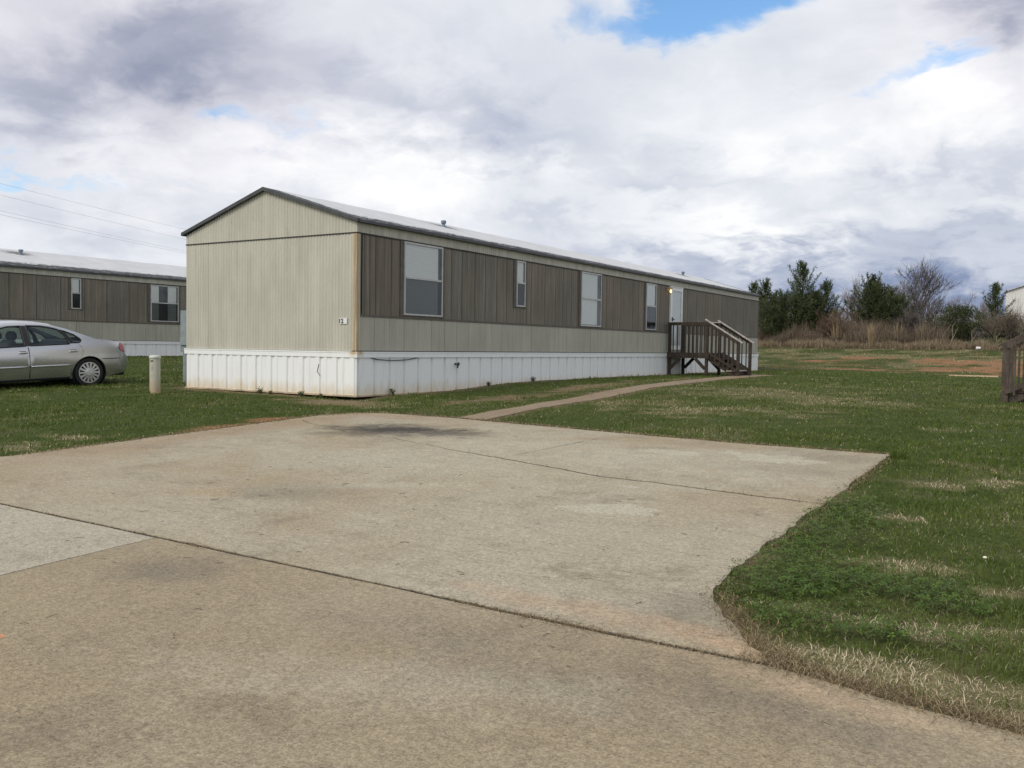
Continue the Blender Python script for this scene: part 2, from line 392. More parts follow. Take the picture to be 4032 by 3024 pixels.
# ------------------------------------------------------------------ flat concrete sheets
def inside(px, py, poly):
    poly = np.asarray(poly); r = np.zeros(len(px), bool); j = len(poly) - 1
    for i in range(len(poly)):
        xi, yi = poly[i]; xj, yj = poly[j]
        if yi != yj:
            r ^= ((yi > py) != (yj > py)) & (px < (xj - xi) * (py - yi) / (yj - yi) + xi)
        j = i
    return r
def segdist(px, py, poly):
    poly = np.asarray(poly); d = np.full(len(px), 1e9)
    for i in range(len(poly)):
        a = poly[i]; b = poly[(i+1) % len(poly)]; ab = b - a; L = ab @ ab
        t = np.clip(((px - a[0])*ab[0] + (py - a[1])*ab[1]) / max(L, 1e-9), 0, 1)
        d = np.minimum(d, np.hypot(px - a[0] - t*ab[0], py - a[1] - t*ab[1]))
    return d
def sdf(px, py, poly):
    d = segdist(px, py, poly); return np.where(inside(px, py, poly), -d, d)

def rough_line(pts, amp, step=.12, seed=0, fr=2.2):
    out = []
    for a, b in zip(pts[:-1], pts[1:]):
        a = np.array(a, float); b = np.array(b, float); L = np.hypot(*(b - a)); n = max(1, int(L/step))
        nrm = np.array([-(b-a)[1], (b-a)[0]]) / max(L, 1e-6)
        for k in range(n):
            p = a + (b - a)*k/n
            o = (fbm(np.array([p[0]*fr]), np.array([p[1]*fr]), seed, 4)[0] - .5)*2*amp
            out.append(tuple(p + nrm*o))
    out.append(tuple(pts[-1])); return out

def sheet(name, poly, mat, dz=.015, thick=.1, step=.35):
    poly = np.array(poly); x0, y0 = poly.min(0); x1, y1 = poly.max(0)
    gx, gy = np.meshgrid(np.arange(x0 + step/2, x1, step), np.arange(y0 + step/2, y1, step)); gx = gx.ravel(); gy = gy.ravel()
    k = sdf(gx, gy, poly) < -.06; pts = [Vector(p) for p in poly] + [Vector((a, b)) for a, b in zip(gx[k], gy[k])]
    n = len(poly); res = delaunay_2d_cdt(pts, [], [list(range(n))], 1, 1e-5)
    V = [(v.x, v.y, zg(v.x, v.y) + dz) for v in res[0]]; F = [tuple(f) for f in res[2]]
    mb = MB(); mb.add(V, F)
    ring = [(p[0], p[1], zg(*p) + dz) for p in poly]; low = [(p[0], p[1], zg(*p) + dz - thick) for p in poly]
    mb.add(ring + low, [(i, (i+1) % n, n + (i+1) % n, n + i) for i in range(n)])
    o = mb.build(name, mat); o['kind'] = 'structure'; return o

crack = [(1.86, -3.35), (2.6, -3.75), (3.71, -4.2), (4.49, -4.32), (5.4, -4.62), (6.38, -4.87), (7.77, -5.26), (8.62, -5.35), (9.80, -5.44)]
far_slab = rough_line([(1.86, -3.34), (1.86, -2.75), (2.05, -2.3), (2.5, -2.14), (3.8, -2.13), (6.3, -2.36), (8.2, -2.48), (9.82, -2.45), (9.82, -5.43)], .04, .07, 3, 3.)
crack_f = [(x, y + .011 + .014*float(sstep(4.5, 6.5, x)) + .004*math.sin(x*3)) for x, y in rough_line(crack, .06, .06, 9, 3.)]
crack_n = [(x, y - .009 - .011*float(sstep(4.5, 6.5, x))*abs(math.sin(x*1.7 + 1))) for x, y in rough_line(crack, .06, .06, 9, 3.)]
far_poly = far_slab[:-1] + crack_f[::-1][:-1]
near_edge = [(10.44, -8.895), (9.6, -8.918), (8.2, -8.898), (6.2, -8.880), (4.2, -8.848), (1.0, -8.83)]
near_poly = crack_n[:-1] + rough_line([crack_n[-1], (9.80, -7.2), (9.84, -8.1), (10.17, -8.63), (10.44, -8.895)], .06, .05, 5, 3.5)[:-1] \
    + rough_line(near_edge, .008, .07, 6, 4)[:-1] + rough_line([(1.0, -8.83), (1.6, -8.2), (1.78, -7.4), (1.86, -5.3), (1.86, -3.36)], .05, .08, 7, 3.)[:-1]
d1 = sheet('driveway', near_poly, M['drive'])
d2 = sheet('driveway', far_poly, M['drive'])
road_edge = [(-60, -8.84), (4.2, -8.885), (6.19, -8.91), (8.2, -8.93), (9.6, -8.955), (10.44, -8.93), (10.85, -9.02), (11.36, -9.08), (13, -9.14), (60, -9.2)]
re_a = rough_line([(6.205, -8.912), (8.2, -8.93), (9.6, -8.955), (10.44, -8.93), (10.85, -9.02), (11.36, -9.08), (13, -9.14)], .012, .07, 8, 4)
road = sheet('road', re_a + [(14, -9.2), (20, -9.2), (60, -9.2), (60, -16.5), (6.205, -16.5)], M['road'], step=.5)
slab = sheet('road', rough_line([(6.195, -8.912), (6.195, -16.5)], .003, .2, 4) + [(1.5, -16.5), (1.5, -8.87)] + rough_line([(1.5, -8.87), (4.2, -8.885), (6.195, -8.912)], .008, .1, 2)[1:-1], M['newslab'], step=.5)
road2 = sheet('road', [(1.49, -8.87), (1.49, -16.5), (-60, -16.5), (-60, -8.85)], M['road'], step=.8)
walk_poly = rough_line([(3.82, -2.06), (3.52, .8), (3.2, 3.6), (3.11, 5.6), (2.67, 9.7), (2.35, 13.4), (2.12, 15.0), (2.1, 17.6)], .07, .12, 12) \
    + rough_line([(3.0, 17.4), (2.98, 15.), (3.13, 12.), (3.62, 6.4), (3.74, 4.1), (3.94, 1.), (4.32, -2.08)], .07, .12, 13)
walk = sheet('walkway', walk_poly, M['walk'], step=.3)
M['soil'] = plain('dark_joint_soil', (.055, .045, .033), .95, var=.5, scale=30)
def joint(pts, wd):
    mb = MB(); rows = []
    for i, p_ in enumerate(pts):
        a = np.array(pts[max(i-1, 0)]); b = np.array(pts[min(i+1, len(pts)-1)]); d = (b - a)/max(np.hypot(*(b - a)), 1e-6); n_ = np.array([-d[1], d[0]])
        q0 = np.array(p_) - n_*wd; q1 = np.array(p_) + n_*wd; rows.append([(q0[0], q0[1], zg(*q0) + .011), (q1[0], q1[1], zg(*q1) + .011)])
    o = mb.grid(rows).build('joint_soil', M['soil']); o['kind'] = 'structure'
joint(rough_line(crack, .06, .06, 9, 3.)[3:-3], .035)
joint([(x_, float(np.interp(x_, [1.5, 4.2, 6.2, 8.2, 9.6, 10.40], [-8.85, -8.868, -8.896, -8.914, -8.936, -8.914]))) for x_ in np.linspace(1.55, 10.40, 60)], .03)
joint([(6.2, y_) for y_ in np.linspace(-8.95, -16.4, 20)], .02)
PAVED = [near_poly, far_poly, [(-60, -8.85), (6.2, -8.9)] + re_a + [(60, -9.2), (60, -16.5), (-60, -16.5)], walk_poly]
HOMES = [[(-4.9, -.02), (.03, -.02), (.03, 25.2), (-4.9, 25.2)], [(-23.9, -.02), (-18.97, -.02), (-18.97, 25.2), (-23.9, 25.2)]]

# ------------------------------------------------------------------ lawn fields
TANB = [(10.97, -8.72, .5, .2), (10.5, -8.66, .35, .12), (11.3, -8.95, .45, .16), (10.3, -6.95, .2, .13), (10.62, -6.9, .22, .12), (10.42, -5.58, .16, .12),
        (10.97, -3.62, .35, .2), (10.45, -4.07, .22, .15), (10.25, -8.08, .25, .07), (10.55, -8.1, .2, .07), (11.3, -7.9, .3, .2), (.9, -6.9, .5, .25), (.7, -6.2, .4, .2),
        (6.3, 1., 1.2, .9), (4.9, 2.4, .8, 1.0), (7.2, 1.9, .9, .8), (7.4, 5., 1.4, 1.2), (5.3, 6., 1.2, 1.6), (10.9, -8.1, .12, .08), (11.2, -7.2, .15, .1), (.9, -1.0, 1.3, .5)]
CLOVB = [(10.0, -7.4, .35, .8), (10.05, -6.3, .35, .8), (10.4, -7.5, .6, .5), (10.35, -8.3, .5, .18), (10.8, -8.25, .45, .2), (10.0, -5.5, .25, .5), (10.9, -7.6, .3, .3)]
CLAYB = [(8.6, 29.5, 3.0, 2.4), (7.2, 34., 3.0, 1.6), (10.5, 31., 2.5, 3.), (.4, 33.5, 1.0, .8), (2.4, 35.6, 1.2, .8), (3.4, 28.4, 2.0, .5), (10.6, 28.5, 2.5, 2.0), (6.3, -2.15, .35, .1), (1.6, -3.4, .25, .4), (1.65, -4.6, .15, .4), (8.9, 26., 1.6, 1.2)]
def blobs(x, y, L, amp=.9, fr=3.):
    w = (fbm(x*fr, y*fr, 40, 5) - .5)*2.6*amp; m = np.zeros_like(x)
    for cx, cy, rx, ry in L:
        d = np.sqrt(((x-cx)/rx)**2 + ((y-cy)/ry)**2) + w; m = np.maximum(m, sstep(1.15, .6, d))
    return m
def lawn(x, y):
    dp = np.full(len(x), 1e9)
    for P in PAVED: dp = np.minimum(dp, sdf(x, y, P))
    dh = np.full(len(x), 1e9)
    for P in HOMES: dh = np.minimum(dh, sdf(x, y, P))
    n1 = fbm(x*.8, y*.8, 1); n2 = fbm(x*2.6, y*2.6, 5); n3 = fbm(x*.25, y*.25, 9)
    far = sstep(22, 34, y)
    tan = np.maximum(np.maximum(blobs(x, y, TANB[:3], .8), blobs(x, y, TANB[3:13] + TANB[18:20], 1.35, 4.5)*.9), .68*blobs(x, y, TANB[13:18] + TANB[20:], 1.3, 2.))
    tan = np.maximum(tan, sstep(.52, .74, n1*.45 + n2*.55) * .58)
    tan = np.maximum(tan, ((x > 9.8) & (y < -3.5) & (y > -12)) * sstep(.38, .7, n2) * .16)
    yel = np.maximum(sstep(.42, .62, n3) * .35, sstep(1., 3., x)*sstep(-3., -1.5, y)*sstep(18., 9., y)*sstep(10.5, 6.5, x - .18*y)*(.35 + .65*sstep(.35, .6, n1)))
    tan = np.maximum(tan, far * sstep(.40, .62, n1) * .8)
    edge = sstep(.16 + .12*(n2 - .5), .0, dp); right_edge = ((y < -8.2) & (x > 10)) * 1.
    bare = edge * np.where((x > 9) & (y > -8.2), .08 + .75*sstep(.54, .64, n2), .85)
    bare = np.maximum(bare, sstep(.5, .08, dh + (n2 - .5)*.5) * .75)
    bare = np.maximum(bare, blobs(x, y, [(.3, -1.0, 1.2, .5), (2.3, 1.6, .5, 1.8), (2.2, 5., .35, 3.), (2.0, 10., .3, 3.)], .8) * .8)
    clay = blobs(x, y, CLAYB, 1.15, 1.3) * sstep(.24, .46, fbm(x*2.2, y*3., 91, 5))
    clay = np.maximum(clay, far * sstep(.60, .78, fbm(x*.7, y*1.1, 77, 5)) * .6)
    clov = blobs(x, y, CLOVB, .7, 4.) * (1 - blobs(x, y, TANB[:16]))
    return dict(dp=dp, dh=dh, tan=tan, bare=bare, clay=clay, clov=clov, yel=yel, n1=n1, n2=n2, n3=n3, far=far)

def axis_pts(lo, hi, f0, f1, fine, coarse):
    a = [lo]
    while a[-1] < hi:
        s = fine if f0 <= a[-1] < f1 else min(coarse, max(fine, .12*min(abs(a[-1]-f0), abs(a[-1]-f1))))
        a.append(a[-1] + s)
    return np.array(a)
gx = axis_pts(-500, 500, -21, 14, .16, 60); gy = axis_pts(-300, 700, -10, 46, .16, 60)
X, Y = np.meshgrid(gx, gy); xs = X.ravel(); ys = Y.ravel(); zs = zga(xs, ys)
F = lawn(xs, ys)
soil = np.array([.085, .062, .040]); gsoil = np.array([.048, .064, .016]); clayc = np.array([.27, .135, .07]); tanc = np.array([.23, .185, .105]); brush = np.array([.10, .075, .055])
c = gsoil + (F['n2'][:, None] - .5)*.03
c = c + (tanc - c)*(F['tan']*.55)[:, None]; c = c + (np.array([.20, .145, .09]) - c)*F['bare'][:, None]; c = c + (clayc - c)*(F['clay']*.9)[:, None]
c = c + (brush - c)*sstep(41, 44, ys)[:, None]
ny, nx = X.shape; idx = np.arange(ny*nx).reshape(ny, nx)
q = np.stack([idx[:-1, :-1], idx[:-1, 1:], idx[1:, 1:], idx[1:, :-1]], -1).reshape(-1, 4)
zs = zs + np.where(F['dp'] > .12, (fbm(xs*1.3, ys*1.3, 60) - .5)*.03*np.clip(F['dp']*2, 0, 1), 0)
g = np_mesh('ground', np.stack([xs, ys, zs], 1), np.full(len(q), 4), q.ravel(), M['ground'], np.clip(c, .01, 1), True)
g['kind'] = 'structure'

# ------------------------------------------------------------------ blades
def blades(name, x, y, h, w, tilt, lean, cols, mat, z0=None, seg=2):
    n = len(x); z = (zga(x, y) if z0 is None else z0) - .01
    th = RNG.uniform(0, 2*np.pi, n) if lean is None else lean
    ph = RNG.uniform(0, 2*np.pi, n); sx = np.cos(ph)*w/2; sy = np.sin(ph)*w/2
    lx = np.cos(th)*np.sin(tilt); ly = np.sin(th)*np.sin(tilt); lz = np.cos(tilt)
    b = np.stack([x, y, z], 1); S = np.stack([sx, sy, np.zeros(n)], 1)
    m = b + np.stack([lx*.35*h, ly*.35*h, (.25 + .35*lz)*h], 1); tp = b + np.stack([lx*h, ly*h, lz*h], 1)
    if seg == 2:
        V = np.stack([b - S, b + S, m + S*.8, m - S*.8, tp], 1).reshape(-1, 3)
        k = np.arange(n)[:, None]*5; lo = np.concatenate([k + np.array([[0, 1, 2, 3, 3, 2, 4]])], 1).ravel(); fn = np.tile([4, 3], n)
        cc = np.repeat(cols, 5, 0)
    else:
        V = np.stack([b - S, b + S, tp], 1).reshape(-1, 3); lo = np.arange(3*n); fn = np.full(n, 3); cc = np.repeat(cols, 3, 0)
    return np_mesh(name, V, fn, lo, mat, np.clip(cc, .004, 1))

def lawn_points():
    XS = []; YS = []; WS = []; 
    rings = [(0, 5.5, 5200), (5.5, 8, 2700), (8, 12, 1300), (12, 18, 620), (18, 27, 270), (27, 40, 120), (40, 62, 60)]
    az0 = math.atan2(fw.x, fw.y)
    for r0, r1, den in rings:
        half = R(35.5); area = half*(r1*r1 - r0*r0); n = int(area*den)
        r = np.sqrt(RNG.uniform(r0*r0, r1*r1, n)); a = az0 + RNG.uniform(-half, half, n)
        x = cd[0] + r*np.sin(a); y = cd[1] + r*np.cos(a); XS.append(x); YS.append(y); WS.append(np.maximum(.0035, r*.00062))
    return np.concatenate(XS), np.concatenate(YS), np.concatenate(WS)
x, y, w = lawn_points(); F = lawn(x, y); dist = np.hypot(x - cd[0], y - cd[1])
u = RNG.uniform(0, 1, len(x))
keep = (F['dp'] > .015 - .07*np.clip(F['n2'] - .36, 0, 1)*(y > -8.2)*(1 + 2.2*((y > -1.9) & (x < 4.6)))) & (F['dh'] > .02) & (y < 43.5)
dens = (1 - .93*F['bare'])*(1 - .9*F['clay'])
keep &= u < dens
x, y, w, dist = x[keep], y[keep], w[keep], dist[keep]; F = {k: v[keep] for k, v in F.items()}
u2 = RNG.uniform(0, 1, len(x)); u3 = RNG.uniform(0, 1, len(x)); u4 = RNG.uniform(0, 1, len(x))
isdry = u2 < np.clip(F['tan']*.85 + .045 + .10*F['yel'] + .18*F['far'] + F['bare']*.5, 0, .93)
isclov = (~isdry) & (u3 < F['clov']*.6) & (dist < 9)
isg = ~isdry & ~isclov
def lerp(a, b, t): return np.asarray(a)[None, :] + (np.asarray(b) - np.asarray(a))[None, :]*t[:, None]
# green blades
k = isg; n = k.sum(); gn = F['n2'][k]
col = lerp((.060, .102, .012), (.132, .180, .026), np.clip(gn*1.5 - .3 + .35*(u4[k] - .5), 0, 1))
col = col + (np.array([.190, .190, .065]) - col)*(F['yel'][k]*.6*RNG.uniform(.3, 1, n))[:, None]
col = col + (np.array([.175, .160, .075]) - col)*(F['far'][k]*.7*RNG.uniform(.4, 1, n))[:, None]
cl = sstep(.60, .74, F['n2'][k]); col *= (1 - .35*cl)[:, None]; pale = (RNG.uniform(0, 1, n) < .05) & (dist[k] < 8.5); col[pale] = np.array([.24, .27, .11])
hh = (.038 + .03*sstep(.45, .75, F['n1'][k]) + .055*cl)*RNG.uniform(.6, 1.25, n)
blade = blades('lawn_grass', x[k], y[k], hh, w[k]*RNG.uniform(.8, 1.4, n), RNG.uniform(.1, 1.0, n), None, col, M['blade'])
tag(blade, 'short green lawn grass growing around the driveway and homes', 'grass', kind='stuff')
# dry blades
k = isdry; n = k.sum()
col = lerp((.30, .245, .145), (.56, .475, .31), u4[k]); br = F['bare'][k]; tn = F['tan'][k]; col = col + (lerp((.40, .33, .21), (.70, .61, .44), u4[k]) - col)*sstep(.6, .85, tn)[:, None]
col = col + (np.array([.22, .16, .09]) - col)*(br*.6)[:, None]
hh = RNG.uniform(.02, .062, n)*(1 - .35*br)
o = blades('dry_grass', x[k], y[k], hh, w[k]*RNG.uniform(.7, 1.2, n), RNG.uniform(.6, 1.56, n), None, col, M['dry'])
tag(o, 'straw coloured dead grass in patches and along the concrete edges', 'dry grass', kind='stuff')
# clover leaves: three little leaflets on a stalk
k = isclov; n = k.sum(); cx, cy = x[k], y[k]; hz = zga(cx, cy) + RNG.uniform(.02, .085, n)
V = []; ang0 = RNG.uniform(0, 6.28, n); s = RNG.uniform(.008, .015, n); tl = RNG.uniform(-.5, .5, (n, 2))
for j in range(3):
    a = ang0 + j*2.094
    for (rr, da) in ((.12, 0), (.8, -.5), (1.15, 0), (.8, .5)):
        dx = s*rr*1.3*np.cos(a + da); dy = s*rr*1.3*np.sin(a + da)
        V.append(np.stack([cx + dx, cy + dy, hz + dx*tl[:, 0] + dy*tl[:, 1]], 1))
V = np.stack(V, 1).reshape(-1, 3); lo = (np.arange(n)[:, None]*12 + np.arange(12)[None, :]).ravel()
col = lerp((.044, .092, .008), (.105, .165, .018), u4[k])
o = np_mesh('clover', V, np.full(3*n, 4), lo, M['blade'], np.repeat(col, 12, 0))
tag(o, 'dense dark green clover spreading along the right driveway edge', 'clover', kind='stuff')

# matted straw in the joint and on the road edge (lies nearly flat)
jx = []; jy = []; jh = []
def scatter_line(pts, n, spread, h):
    P = np.array(pts); L = np.hypot(*np.diff(P, axis=0).T); cum = np.concatenate([[0], np.cumsum(L)])
    t = RNG.uniform(0, cum[-1], n); i = np.clip(np.searchsorted(cum, t) - 1, 0, len(L) - 1); f = (t - cum[i])/L[i]
    p = P[i] + (P[i+1] - P[i])*f[:, None]; jx.append(p[:, 0] + RNG.normal(0, spread, n)); jy.append(p[:, 1] + RNG.normal(0, spread, n)); jh.append(np.full(n, h))
scatter_line([(8.7, -8.925), (9.6, -8.935), (10.44, -8.91)], 1100, .018, .022); scatter_line([(9.1, -8.925), (9.55, -8.93)], 450, .03, .02)
scatter_line([(4.2, -8.868), (9.0, -8.918)], 700, .006, .022); scatter_line([(6.5, -8.9), (6.75, -8.905)], 90, .02, .03)
scatter_line([(10.3, -8.85), (10.85, -8.96), (11.4, -9.04)], 1500, .05, .05); scatter_line([(11.4, -9.06), (12.2, -9.1)], 500, .05, .05); scatter_line([(9.86, -8.05), (10.2, -8.6), (10.5, -8.86)], 900, .06, .045)
scatter_line([(3.8, -2.08), (6.3, -2.3), (8.2, -2.42), (9.8, -2.40)], 2200, .04, .04); scatter_line([(9.85, -2.6), (9.84, -5.4), (9.86, -8.0)], 1500, .04, .03); scatter_line([(1.8, -7.4), (1.82, -3.), (2.3, -2.1), (3.8, -2.05)], 2000, .05, .04)
jx = np.concatenate(jx); jy = np.concatenate(jy); jh = np.concatenate(jh); n = len(jx)
col = lerp((.13, .095, .055), (.42, .33, .20), RNG.uniform(0, 1, n)**1.3)
o = blades('dead_straw', jx, jy, jh*RNG.uniform(.6, 1.8, n), np.maximum(.0035, np.hypot(jx - cd[0], jy - cd[1])*.0006), RNG.uniform(1.15, 1.54, n), None, col, M['dry'], zga(jx, jy) + .02)
tag(o, 'matted brown straw filling the concrete joint and road edge', 'straw', kind='stuff')

# twigs and clippings on the concrete
n = 150; tx = RNG.uniform(4.5, 11., n); ty = RNG.uniform(-10.6, -5.6, n); mb = MB()
okm = (sdf(tx, ty, near_poly) < -.1) | (sdf(tx, ty, PAVED[2]) < -.1)
for a, b in zip(tx[okm], ty[okm]):
    L = random.uniform(.012, .06)*(1.6 if random.random() < .15 else 1); th = random.uniform(0, 6.28); z = zg(a, b) + .018
    mb.tube([(a, b, z), (a + L*.5*math.cos(th), b + L*.5*math.sin(th), z + .003), (a + L*math.cos(th + .2), b + L*math.sin(th + .2), z)], random.uniform(.0007, .0016), 4)
tag(mb.build('yard_debris', M['debris']), 'small dark twigs and clippings scattered over the concrete', 'debris', kind='stuff')

# ------------------------------------------------------------------ mobile home
W = 4.88; L = 25.15; ZB = .92; ZD = 3.156; ZE = 3.34; ZW = 1.60; RIDGE = 4.175
def corr(t0, t1, period, depth, seams=(), flat=.35, seam_d=.004):
    """outward offsets along a corrugated sheet -> [(t, d)]"""
    pts = []; t = t0
    while t < t1 - 1e-6:
        for f, d in ((0, 0), (flat, 0), (.5, depth), (.5 + flat, depth)):
            tt = t + f*period
            if tt < t1: pts.append((tt, d))
        t += period
    pts.append((t1, 0))
    for s in seams:
        if t0 + .02 < s < t1 - .02:
            pts = [p for p in pts if abs(p[0] - s) > .012]
            pts += [(s - .010, .0), (s - .005, -seam_d), (s + .005, -seam_d), (s + .010, 0)]
    return sorted(pts)

def build_home(root, zbot, wood_seams, windows, door=None, number=False, detail=True, seed=1):
    rnd = random.Random(seed)
    def side_strip(name, y0, y1, z0, z1, prof, mat, x=0.):
        mb = MB(); rows = [[(x + d, yy, z0 if not callable(z0) else z0(yy)) for yy, d in prof], [(x + d, yy, z1) for yy, d in prof]]
        mb.grid(rows); return mb
    # end walls and the hidden rear wall
    def endwall(yy, sgn, name, z0, z1, prof, mat):
        mb = MB(); mb.grid([[(xx, yy - sgn*d, z0) for xx, d in prof], [(xx, yy - sgn*d, z1(xx) if callable(z1) else z1) for xx, d in prof]])
        return mb.build(name, mat, root)
    zr = lambda xx: ZE + (RIDGE - .03 - ZE)*(1 - abs(xx + W/2)/(W/2))
    P = corr(-W, -.105, .0808, .013, (-4.15, -3.26, -2.36, -1.47), .22, .004)
    for yy, sg in ((0, 1), (L, -1)):
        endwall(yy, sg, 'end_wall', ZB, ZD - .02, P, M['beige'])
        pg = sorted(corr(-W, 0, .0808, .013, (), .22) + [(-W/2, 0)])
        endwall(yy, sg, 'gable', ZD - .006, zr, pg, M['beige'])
        MB().box(-W - .005, .012, yy - .016*sg if sg > 0 else yy, yy if sg > 0 else yy + .016, ZD - .026, ZD).build('drip_edge', M['drip_shadow'], root)
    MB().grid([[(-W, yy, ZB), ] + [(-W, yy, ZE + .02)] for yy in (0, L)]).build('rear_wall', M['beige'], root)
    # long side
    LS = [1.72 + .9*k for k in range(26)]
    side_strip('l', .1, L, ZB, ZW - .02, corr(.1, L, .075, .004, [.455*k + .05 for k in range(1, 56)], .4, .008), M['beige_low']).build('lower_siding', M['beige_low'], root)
    mb = MB(); cols = []; seams = sorted(s for s in wood_seams if .14 < s < L - .1); edges = [.1] + seams + [L - .02]
    for a, b in zip(edges[:-1], edges[1:]):
        tint = rnd.uniform(.94, 1.06); warm = rnd.uniform(-.03, .03); half = rnd.random() < .6
        pr = [(a, -.006, .6), (a + .010, -.006, .6), (a + .016, 0, .9), (a + .05, 0, .85), (a + .055, 0, 1.)]
        if half and b - a > .3:
            m = a + (b - a)*rnd.uniform(.35, .65); pr += [(m - .006, 0, 1.), (m, -.004, .7), (m + .006, 0, 1.)]
            if rnd.random() < .6: pr += [(m + .03, 0, 1.), (m + .035, 0, 1.18), (m + .06, 0, 1.18), (m + .065, 0, 1)]
        pr += [(b - .075, 0, 1.), (b - .068, 0, 1.14), (b - .012, 0, 1.14), (b - .010, 0, 1.)]
        pr = [q for q in pr if q[0] <= b]; n0 = len(mb.v)
        mb.grid([[(d, yy, ZW + .02) for yy, d, c in pr], [(d, yy, ZD - .02) for yy, d, c in pr]])
        cols += [(c*tint*(1 + warm), c*tint, c*tint*(1 - warm)) for r_ in (0, 1) for yy, d, c in pr]
    wp = mb.build('wood_panelling', M['wood'], root)
    at = wp.data.color_attributes.new('tint', 'FLOAT_COLOR', 'POINT'); at.data.foreach_set('color', [q for c in cols for q in (*c, 1)])
    MB().box(-.02, .014, .1, L, ZW - .022, ZW + .022).build('trim_board', M['browntrim'], root)
    MB().box(-.02, .016, .001, L, ZD - .026, ZD).build('drip_edge', M['drip_shadow'], root)
    fp = corr(0, L, .0808, .005, [1.5, 4.9, 8.3, 11.7, 15.1, 18.5, 21.9], .35, .006)
    side_strip('f', 0, L, ZD, ZE + .01, fp, M['fascia']).build('fascia', M['fascia'], root)
    # corner metal
    mb = MB(); mb.add([(-.11, -.013, ZB + .012), (0.012, -.013, ZB + .012), (.012, .085, ZB + .012), (-.11, -.013, ZD - .02), (.012, -.013, ZD - .02), (.012, .085, ZD - .02)], [(0, 1, 4, 3), (1, 2, 5, 4)])
    mb.build('corner_trim', M['corner'], root)
    if detail: MB().box(-.012, .013, L - .06, L + .012, ZW, ZD - .02).build('corner_trim', M['browntrim'], root)
    MB().box(-.006, .017, -.017, L, ZB - .004, ZB + .012).build('base_shadow_gap', M['drip_shadow'], root)  # dark strip standing in for the shadow gap where wall meets band
    # roof
    ov = .075; ez = ZE + .055
    def rz(xx): return ez + (RIDGE - ez)*(1 - abs(xx + W/2)/(W/2 + ov))
    xs_ = [-W - ov, -W*.75, -W/2, -W*.25, -.6, -.25, ov]; ysn = [-.06 + (L + .12)*k/60 for k in range(61)]
    rnr = random.Random(seed + 5)
    mb = MB(); mb.grid([[(xx, yy, rz(xx) + (rnr.uniform(-.006, .006) if 0 < i < len(xs_) - 1 else 0)) for i, xx in enumerate(xs_)] for yy in ysn])
    ROOFMB = mb
    mb = MB()
    for yy in (-.085, L + .035):
        for s_ in (1, -1):
            xa = -W/2; xb = -W/2 + s_*(W/2 + ov)
            za, zb_ = RIDGE + .006, rz(xb) + .006
            mb.add([(xa, yy, za), (xb, yy, zb_), (xb, yy + .05, zb_), (xa, yy + .05, za), (xa, yy, za - .075), (xb, yy, zb_ - .065), (xb, yy + .05, zb_ - .065), (xa, yy + .05, za - .075)],
                   [(0, 1, 2, 3), (4, 7, 6, 5), (0, 4, 5, 1), (1, 5, 6, 2), (2, 6, 7, 3)])
    for xx0, xx1 in ((.012, ov + .02), (-W - ov - .02, -W - .012)):
        mb.box(xx0, xx1, -.03, L + .03, ez - .058, ez - .008)
    # ragged lip of roof coating on the eave
    mb.build('roof_edge', M['darktrim'], root)
    rr = random.Random(seed + 9); mb = ROOFMB; yy = -.03
    while yy < L:
        ln = rr.uniform(.12, .5); hgt = rr.uniform(.008, .04); wdt = rr.uniform(.08, .3)
        mb.add([(ov + .012, yy, ez - .006), (ov + .012, yy + ln, ez - .006), (ov - wdt, yy + ln*.9, rz(ov - wdt) + .004), (ov - wdt, yy + ln*.15, rz(ov - wdt) + .004), (ov - wdt*.4, yy + ln*.5, rz(ov - wdt*.4) + hgt)],
               [(0, 1, 4), (1, 2, 4), (2, 3, 4), (3, 0, 4)])
        yy += ln + rr.uniform(-.05, .25)
    mb.build('roof', M['roof'], root)
    # skirting
    sk = [.035 + .4555*k for k in range(0, 56)]
    def skprof(t0, t1, seams, w=.036, d=-.03):
        pts = [(t0, 0)]
        for s in seams:
            if t0 + .04 < s < t1 - .04: pts += [(s - w, 0), (s - w*.7, d), (s + w*.7, d), (s + w, 0)]
        return pts + [(t1, 0)]
    ep = []
    for k in range(11):
        a = -W + .02 + .4445*k
        ep += [(a, 0), (a + .04, 0), (a + .065, .015), (a + .11, .015), (a + .135, 0), (a + .25, 0), (a + .275, .013), (a + .38, .013), (a + .40, -.016), (a + .43, -.016)]
    ep = [q for q in ep if q[0] < -.01] + [(.02, 0)]
    mb = MB(); yf = -.012
    mb.grid([[(xx, yf - d, zbot(0)) for xx, d in ep], [(xx, yf - d, ZB - .09) for xx, d in ep]])
    sp = skprof(-.012, L + .02, sk)
    mb.grid([[(.02 + d, yy, zbot(yy)) for yy, d in sp], [(.02 + d, yy, ZB - .09) for yy, d in sp]])
    mb.grid([[(xx, L + .02, z) for xx in (-W - .01, .02)] for z in (zbot(L), ZB)])
    mb.grid([[(-W - .01, yy, z) for yy in (-.012, L + .02)] for z in (0.02, ZB)])
    mb.build('skirting', M['skirt'], root)
    mb = MB(); mb.box(-W - .03, .045, -.034, -.002, ZB - .118, ZB - .006); mb.box(-W - .03, .052, -.041, -.0343, ZB - .03, ZB - .008)
    mb.box(.002, .045, -.0015, L + .03, ZB - .1185, ZB - .0065); mb.box(.0453, .052, -.034, L + .03, ZB - .0305, ZB - .0085)
    mb.build('skirt_band', M['skirt'], root)
    mb = MB(); mb.box(-W - .02, .035, -.03, -.004, zbot(0) - .012, zbot(0) + .018); mb.box(.012, .034, -.004, 3.2, zbot(0) - .012, zbot(0) + .018)
    mb.build('skirt_rail', M['rail_rust'], root)
